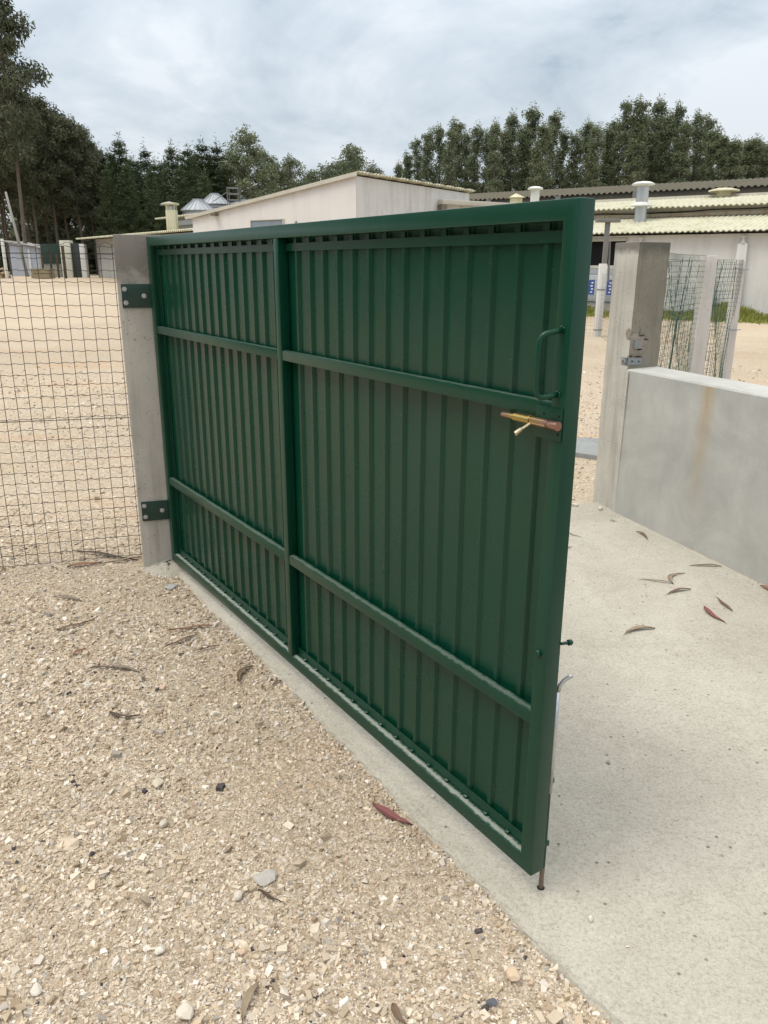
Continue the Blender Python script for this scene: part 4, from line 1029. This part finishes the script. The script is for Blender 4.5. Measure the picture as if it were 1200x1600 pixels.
def eucalypt(H, r0, crown0, spread, nl, seed, per=95, clump=.75, leafmat=None, bark=None, L=.42, Wd=.085, shape=1.5, els=(.35, 1.0)):
    r = np.random.default_rng(seed); m = MB()
    ph = r.uniform(0, 6, 4)
    def tp(h): return np.array([.35*math.sin(h*3+ph[0])*h+.1*math.sin(h*9+ph[1]), .35*math.sin(h*2.6+ph[2])*h+.1*math.sin(h*8+ph[3]), h*H])
    hs = np.linspace(0, .97, 14); m.tube([tp(h) for h in hs], [r0*(1-.93*h)+.015 for h in hs], 7)
    cs = []
    for i in range(nl):
        h = crown0+(1-crown0)*(i+r.uniform(0, 1))/nl*.96; a = i*2.4+r.uniform(-.5, .5); k = (h-crown0)/(1-crown0)
        ln = spread*(1-k**shape)*r.uniform(.55, 1.15)*(.55+.45*min(1, k*3.5))+.45; el = r.uniform(*els)
        d = np.array([math.cos(a)*math.cos(el), math.sin(a)*math.cos(el), math.sin(el)])
        p0 = tp(h*.96); p1 = p0+d*ln*.55+np.array([0, 0, .05]); p2 = p0+d*ln+np.array([0, 0, -.1*ln])
        m.tube([p0, p1, p2], [.022*H/10*(1.2-k), .016*H/10, .008], 5, False)
        for pt, w_ in ((p2, 1.), (p1*.5+p2*.5, .8), (p1, .45)):
            if r.random() < .24: continue
            nn = int(per*w_*r.uniform(.5, 1.4)); sg = clump*np.array([1, 1, .85])*r.uniform(.6, 1.15)
            c0 = pt+r.normal(0, .18, 3)
            cs.append(c0+ball(nn, r)*sg*1.15)
    nn = int(per*.7); cs.append(tp(.955)+ball(nn, r)*np.array([.5, .5, .95]))
    V, F = leaves(np.concatenate(cs), L, Wd, .75, r)
    return m, V, F, leafmat, bark
def pine(H, r0, seed, spread=2.6):
    r = np.random.default_rng(seed); m = MB(); m.tube([(0, 0, 0), (.1, .05, H*.5), (0, 0, H*.985)], [r0, r0*.6, .02], 7); cs = []
    nw = 13
    for i in range(nw):
        h = .22+.70*i/(nw-1)+r.uniform(-.01, .01); k = (h-.22)/.78
        for j in range(6):
            a = j*1.047+i*.5+r.uniform(-.3, .3); ln = (spread*(1-k)**.8*r.uniform(.6, 1.15)+.25); el = .15+.7*k+r.uniform(-.1, .15)
            d = np.array([math.cos(a)*math.cos(el), math.sin(a)*math.cos(el), math.sin(el)]); p0 = np.array([0, 0, h*H]); p1 = p0+d*ln
            m.tube([p0, p1], [.035*(1.1-k), .012], 4, False)
            nt_ = int(24+40*ln); t = r.uniform(.3, 1.05, (nt_, 1))
            cs.append(p0+d*ln*t+r.normal(0, .13+.025*ln, (nt_, 3)))
        cs.append(np.array([0, 0, h*H])+r.normal(0, .14, (14, 3))*np.array([1, 1, 2.]))
    cs.append(np.array([0, 0, H*.99])+r.normal(0, .10, (26, 3))*np.array([1, 1, 3.]))
    V, F = leaves(np.concatenate(cs), .36, .036, -.35, r)
    return m, V, F, PINE, BARKN
def make_tree(name, spec):
    m, V, F, lm, bk = spec
    o = empty(name, (0, 0, 0)); m.build('trunk', bk, o, smooth=True); big_mesh('crown', V, F, lm, o); return o
variants = {
 'tall': [make_tree('eucalyptus_tree', eucalypt(20, .17, .30, 2.3, 58, s_, 95, .56, EUC_R, BARKP, .30, .05, 1.05, (.75, 1.25))) for s_ in (11, 12, 13, 14, 15)],
 'dark': [make_tree('eucalyptus_tree', eucalypt(19, .16, .36, 3.0, 46, s_, 150, .80, EUC_L, BARKD, .33, .055, 2.2)) for s_ in (21, 22, 23, 24)],
 'pine': [make_tree('pine_tree', pine(14, .17, s_)) for s_ in (31, 32, 33, 34)],
 'open': [make_tree('eucalyptus_tree', eucalypt(15, .20, .42, 3.2, 30, s_, 120, .75, EUC_R, BARKP, .33, .055, 1.8)) for s_ in (41, 42, 43)],
}
Hn = dict(tall=20., dark=19., pine=14., open=15., bush=9.)
used = {k: 0 for k in variants}; rt = random.Random(77)
def plant(kind, px, pytop, y, label, group=None, wide=1.):
    t = aty(px, pytop, y); g = float(gz(t[0], y)); s_ = (t[2]-g)/Hn[kind]
    vs = variants[kind]; i = used[kind]; used[kind] += 1
    o = vs[i] if i < len(vs) else copy_tree(vs[rt.randrange(len(vs))])
    o.location = (t[0], y, g-.1); o.scale = (s_*wide, s_*wide, s_); o.rotation_euler = (0, 0, rt.uniform(0, 6.28))
    tag(o, label, 'tree', group); return o
# right hand row: outline read along the tree tops
RTOP = [(622, 246), (637, 230), (655, 208), (672, 196), (690, 186), (703, 192), (713, 176), (728, 198), (745, 184), (762, 196), (777, 178), (792, 192), (804, 164), (818, 186), (832, 154), (848, 182), (866, 164), (880, 194), (902, 200), (918, 178), (935, 186), (950, 190), (962, 174), (976, 146), (988, 172), (1000, 143), (1014, 168), (1036, 141), (1048, 166), (1062, 152), (1076, 176), (1092, 165), (1108, 172), (1121, 188), (1138, 210), (1155, 206), (1174, 210), (1192, 208), (1212, 214), (1236, 206), (1130, 200), (1147, 214), (1165, 216), (1183, 204), (1202, 216)]
LR = 'slender eucalyptus in the dense row above the dark roofed shed on the right'
GR = 'eucalyptus row on the right'
special = {622: 'lowest rounded eucalyptus at the left end of the right hand row', 832: 'tall eucalyptus with pointed crown left of the middle of the right hand row', 1036: 'tallest pointed eucalyptus above the white barn flue in the right hand row'}
for i, (px, py) in enumerate(RTOP):
    plant('tall', px, py, 88+((i*7) % 5)*1.7, special.get(px, LR), GR, wide=rt.uniform(.9, 1.15)*(1.35 if px > 1125 else 1.))
for i in range(17):
    px = 632+i*36+rt.uniform(-6, 6); j = min(range(len(RTOP)), key=lambda k: abs(RTOP[k][0]-px))
    plant('tall', px, RTOP[j][1]+rt.uniform(45, 95), 98+rt.uniform(0, 6), LR, GR, wide=rt.uniform(1.1, 1.5))
# left wood of eucalyptus
LD = 'dark eucalyptus with bare brown trunk in the dense wood behind the left hut'; GL = 'eucalyptus wood on the left'
plant('dark', -18, -75, 58, 'tallest eucalyptus running out of the top left corner', GL, .82)
for (px, py, y) in ((-70, -60, 60), (-120, -40, 62), (30, 160, 64), (62, 142, 66), (84, 158, 68), (108, 176, 67), (128, 190, 69), (140, 214, 71), (48, 150, 72), (-22, 100, 66), (18, 150, 70), (-60, 0, 70),
                     (76, 170, 76), (100, 188, 77), (122, 205, 78), (30, 170, 79), (0, 120, 78), (-30, 80, 76), (56, 176, 84), (90, 196, 86), (134, 226, 84), (10, 150, 87), (-130, 20, 66), (-170, 30, 68)):
    plant('dark', px, py, y, LD, GL, rt.uniform(.9, 1.1))
# pines between the wood and the silos
LP_ = 'dark green pine with whorled branches between the left wood and the silos'; GPi = 'pines behind the shed'
for (px, py, y) in ((158, 236, 70), (170, 232, 72), (184, 211, 72), (197, 240, 74), (206, 244, 71), (226, 229, 73), (240, 250, 72), (249, 252, 75), (266, 222, 74), (281, 236, 76), (292, 226, 74), (303, 234, 77), (314, 219, 76), (327, 236, 78), (338, 222, 77), (350, 244, 80),
                     (176, 244, 82), (214, 250, 83), (256, 246, 84), (298, 240, 86), (330, 250, 86), (150, 226, 80), (195, 252, 66), (235, 262, 66), (280, 258, 67), (318, 268, 68), (165, 258, 65)):
    plant('pine' if py < 258 else 'pine', px, py, y, {184: 'tallest pine with a thin bare leader left of the shed chimney'}.get(px, LP_), GPi, rt.uniform(.95, 1.3))
# open crowned eucalyptus near the silos and the low trees behind the pink building
plant('open', 386, 194, 78, 'tall open crowned eucalyptus with visible pale limbs above the silos', None, 1.15)
for (px, py, y, lab) in ((362, 232, 82, 'slim eucalyptus close on the left of the tall open crowned one'), (410, 226, 80, 'eucalyptus close on the right of the tall open crowned one'),
                         (428, 242, 84, 'small eucalyptus second right of the tall open crowned one'), (455, 238, 84, 'pointed small eucalyptus midway above the pink gable'),
                         (484, 262, 86, 'low faint eucalyptus left of the pink roof ridge'), (512, 254, 86, 'small eucalyptus just left of the pink roof ridge'), (528, 244, 88, 'small pointed eucalyptus beside the pink roof ridge'),
                         (551, 222, 86, 'slender eucalyptus rising right above the pink roof ridge'), (582, 250, 88, 'faint small eucalyptus right of the pink roof ridge'), (442, 256, 90, 'low eucalyptus behind the silos right side')):
    plant('open', px, py, y, lab, 'small eucalyptus behind the pink building', rt.uniform(.8, 1.1))
# undergrowth that closes the wood at eye level
def thicket(px0, px1, y0, y1, hmax, n, mat, name, lab):
    px = rng.uniform(px0, px1, n); y = rng.uniform(y0, y1, n); x = (px-600)/FPX*y*1.045; g = gz(x, y)
    hh = hmax*(.55+.45*np.sin(x*.9+y*.3)*np.sin(x*.37+1))*rng.random(n)**1.15
    V, F = leaves(np.stack([x, y, g+hh], -1), .55, .15, .2, rng); o = big_mesh(name, V, F, mat); tag(o, lab, 'undergrowth', kind='stuff')
thicket(-160, 345, 74, 90, 6.5, 42000, EUC_L, 'undergrowth', 'dark undergrowth closing the wood behind the hut and shed')
thicket(-250, 640, 94, 102, 12.5, 46000, EUC_L, 'undergrowth', 'dark depth of the wood behind the first trunks')
thicket(330, 640, 84, 92, 5.5, 12000, EUC_R, 'undergrowth', 'low scrub behind the pink building')
thicket(600, 1290, 100, 112, 9.0, 36000, EUC_R, 'undergrowth', 'scrub filling the foot of the right hand tree row')

# the wood goes on round the yard, out of frame to the left and behind the viewer
n = 60000; th = rng.uniform(R(148), R(318), n); rad = rng.uniform(34, 46, n)*(1+.15*np.sin(th*3)); x = rad*np.cos(th); y = rad*np.sin(th)-2
hh = (11+2.5*np.sin(th*23)+1.8*np.sin(th*57+1))*rng.random(n)**.8
V, F = leaves(np.stack([x, y, gz(x, y)+hh], -1), 1.0, .24, .4, rng); o = big_mesh('wood', V, F, EUC_L); tag(o, 'far off wood closing the yard on the side of the viewer', 'wood', kind='stuff')

# ================================================================== LITTER AND SINGLE STONES
def leafcol(c): return mat_plain('dry_leaf_'+c[0], c[1], .75, 0, .3, 60)
LM = {k: leafcol((k, v)) for k, v in dict(brown=(.155, .10, .062), grey=(.20, .155, .115), red=(.19, .065, .062), rust=(.24, .125, .075), tan=(.27, .205, .14), dark=(.075, .052, .036)).items()}
def litter(p0, p1, bend, wid, col, lab, cat='leaf', on='g', name='fallen_leaf', lift=.006):
    dz = .013 if on == 's' else .0
    a = ong(*p0); b = ong(*p1)
    def zz(q): return (float(gz(*q))+.0125) if on == 's' else float(gravel_z(*q))+.005
    d = b[:2]-a[:2]; L = np.linalg.norm(d); nn = np.array([-d[1], d[0]])/L; rr = random.Random(int(p0[0]*7+p0[1]))
    n = 14; V = []; wid = wid*(1.0 if on == 's' else 1.15)
    for lay in (1, 0):
        for i in range(n+1):
            t = i/n; c = a[:2]+d*t+nn*bend*L*4*t*(1-t); prof = (math.sin(math.pi*min(1, t*1.04))**.8*(1-.45*t)*1.25+.05)*wid
            tw = math.sin(t*3+rr.random())*.35
            ar = lift*math.sin(math.pi*t)*(1+.5*math.sin(t*7))
            for s_ in (-1, 0, 1):
                q = c+nn*prof*s_*.5
                V.append((q[0], q[1], zz(c)+ar+.0018+abs(s_)*wid*.22*(1+tw*s_)+lay*.0012))
    F = []; k = 3*(n+1)
    for i in range(n):
        for j in range(2):
            q = i*3+j; F.append((q, q+1, q+4, q+3)); F.append((k+q+3, k+q+4, k+q+1, k+q))
        F.append((i*3, i*3+3, k+i*3+3, k+i*3)); F.append((i*3+5, i*3+2, k+i*3+2, k+i*3+5))
    F += [(0, k, k+1, 1), (1, k+1, k+2, 2), (3*n, 3*n+1, k+3*n+1, k+3*n), (3*n+1, 3*n+2, k+3*n+2, k+3*n+1)]
    # stalk
    m = MB(); m.add(V, F); e_ = b[:2]+d/L*.018
    m.tube([(b[0], b[1], zz(b[:2])+.004), (e_[0], e_[1], zz(e_)+.003)], [.0011, .0007], 5)
    o = m.build(name, LM[col], smooth='auto'); tag(o, lab, cat, 'fallen leaves'); return o
litter((84, 932), (128, 938), .06, .016, 'grey', 'curled grey leaf nearest the wire fence on the gravel')
litter((87, 984), (146, 969), -.08, .014, 'brown', 'thin brown curved leaf on the gravel left, second from the fence')
litter((335, 978), (264, 986), .02, .016, 'rust', 'straight rusty brown leaf on the gravel near the slab edge', )
litter((309, 992), (259, 1012), .03, .013, 'brown', 'brown leaf with upturned end below the rusty straight one')
litter((344, 1009), (307, 1016), .02, .008, 'dark', 'thin dark sliver of leaf on the gravel near the slab edge')
litter((219, 1053), (141, 1046), -.10, .020, 'grey', 'broad grey brown leaf sagging across the gravel at the left')
litter((171, 1112), (219, 1118), -.22, .016, 'dark', 'dark arched leaf on the gravel below the broad grey one')
litter((396, 1041), (376, 1067), -.22, .022, 'brown', 'hooked brown leaf on the gravel close to the slab edge')
litter((114, 1023), (134, 1014), .05, .016, 'rust', 'small rusty leaf scrap on the gravel at the left')
litter((582, 1256), (646, 1290), -.07, .024, 'red', 'crimson red leaf lying on the gravel beside the slab')
litter((405, 1536), (379, 1600), -.10, .018, 'tan', 'tan bark strip at the bottom edge of the gravel', 'bark')
litter((613, 1568), (634, 1602), -.1, .016, 'brown', 'brown leaf half cut by the bottom of the photo')
litter((404, 1391), (440, 1411), -.08, .008, 'dark', 'thin dark twig like leaf below the flat grey stone')
litter((440, 1062), (425, 1071), -.1, .012, 'brown', 'short brown leaf against the slab edge')
litter((105, 887), (160, 880), .03, .026, 'rust', 'flat reddish bark strip under the wire fence', 'bark')
litter((222, 872), (163, 880), .02, .022, 'tan', 'pale wood strip under the fence against the hinge post', 'bark')
litter((120, 864), (215, 878), .05, .020, 'dark', 'dark bark strip lying behind the fence foot', 'bark')
litter((994, 834), (1011, 847), .10, .018, 'brown', 'short brown leaf on the slab nearest the gate post', on='s')
litter((1127, 889), (1078, 888), -.06, .018, 'grey', 'long grey brown leaf on the slab close against the wall', on='s')
litter((1051, 916), (1000, 909), -.03, .010, 'brown', 'narrow straight stalk like leaf on the slab', on='s')
litter((1052, 917), (1069, 900), .25, .022, 'tan', 'curled tan leaf touching the narrow stalk on the slab', on='s')
litter((1079, 925), (1043, 933), -.10, .022, 'brown', 'brown wavy leaf on the slab below the curled tan one', on='s')
litter((1144, 959), (1120, 938), .05, .018, 'brown', 'narrow brown leaf on the slab right of the red one', on='s')
litter((1099, 952), (1132, 977), -.10, .022, 'red', 'dark red leaf on the concrete slab', on='s')
litter((1023, 987), (976, 996), -.16, .030, 'tan', 'largest tan leaf curved on the slab, nearest the gate edge', on='s')
litter((1187, 919), (1206, 931), .08, .022, 'rust', 'orange brown leaf at the wall foot on the right edge', on='s')
litter((884, 835), (906, 842), -.12, .007, 'dark', 'thin dark curved stalk on the slab beside the gate edge', on='s')
litter((952, 817), (961, 818), .0, .008, 'dark', 'tiny dark leaf scrap before the foot of the gate post', on='s')
litter((886, 861), (893, 858), .0, .008, 'rust', 'tiny rusty leaf scrap peeping out past the gate edge', on='s')
def stone(px, py, wpx, hpx, col, lab, on='g'):
    p = ong(px, py); dist = np.linalg.norm(p-EYE); r = wpx/2/FPX*dist; rr = np.random.default_rng(int(px))
    bm = bmesh.new(); bmesh.ops.create_icosphere(bm, subdivisions=2, radius=1)
    V = np.array([v.co[:] for v in bm.verts]); F = [[v.index for v in f.verts] for f in bm.faces]; bm.free()
    pl = rr.normal(0, 1, (9, 3)); pl /= np.linalg.norm(pl, axis=1)[:, None]
    for q in pl:
        dd = V@q; V -= np.maximum(dd-.66, 0)[:, None]*q
    V = V*np.array([r, r*.8, r*hpx])
    m = MB(); m.add(V, F); z = float(gz(p[0], p[1]))+(.012 if on == 's' else .0)
    o = m.build('stone', mat_plain('stone_'+str(int(px)), col, .9, 0, .15, 60, .002)); o.location = (p[0], p[1], z+r*hpx*(.55 if on == 's' else .35)); o.rotation_euler = (0, 0, rr.uniform(0, 3)); tag(o, lab, 'stone', 'larger loose stones'); return o
stone(412, 1373, 40, .28, (.43, .40, .36), 'flat pale grey stone on the gravel below the gate middle')
stone(268, 917, 22, .25, (.36, .37, .37), 'flat bluish grey stone near the foot of the hinge post')
stone(803, 1526, 26, .6, (.56, .43, .30), 'upright tan orange stone on the gravel near the slab edge at bottom')
stone(288, 1583, 32, .5, (.58, .52, .43), 'large white stone at the bottom edge of the gravel')
stone(256, 1288, 18, .6, (.56, .50, .41), 'white stone in the gravel left of the flat grey one')
stone(372, 1400, 20, .6, (.57, .51, .43), 'blocky white stone just left of the flat pale grey one')
stone(250, 1486, 18, .6, (.62, .57, .49), 'bright white angular stone low on the left gravel')
stone(56, 1548, 20, .5, (.58, .53, .45), 'white stone near the bottom left corner')
stone(247, 1225, 22, .4, (.54, .47, .37), 'cream triangular stone in the coarse patch at mid left')
stone(770, 1568, 18, .5, (.10, .105, .125), 'dark slate blue pebble at the bottom of the gravel')
stone(922, 1443, 11, .8, (.62, .60, .55), 'single white pebble on the slab below the gate corner', 's')
stone(950, 1197, 9, .6, (.34, .32, .29), 'small grey pebble on the slab right of the gate', 's')
stone(676, 1251, 9, .7, (.60, .57, .48), 'small white pebble on the slab strip under the gate', 's')
stone(898, 793, 13, .55, (.55, .50, .42), 'cream stone at the back edge of the slab beside the gate', 's')
stone(938, 799, 10, .8, (.58, .55, .48), 'white pebble at the foot of the right gate post', 's')
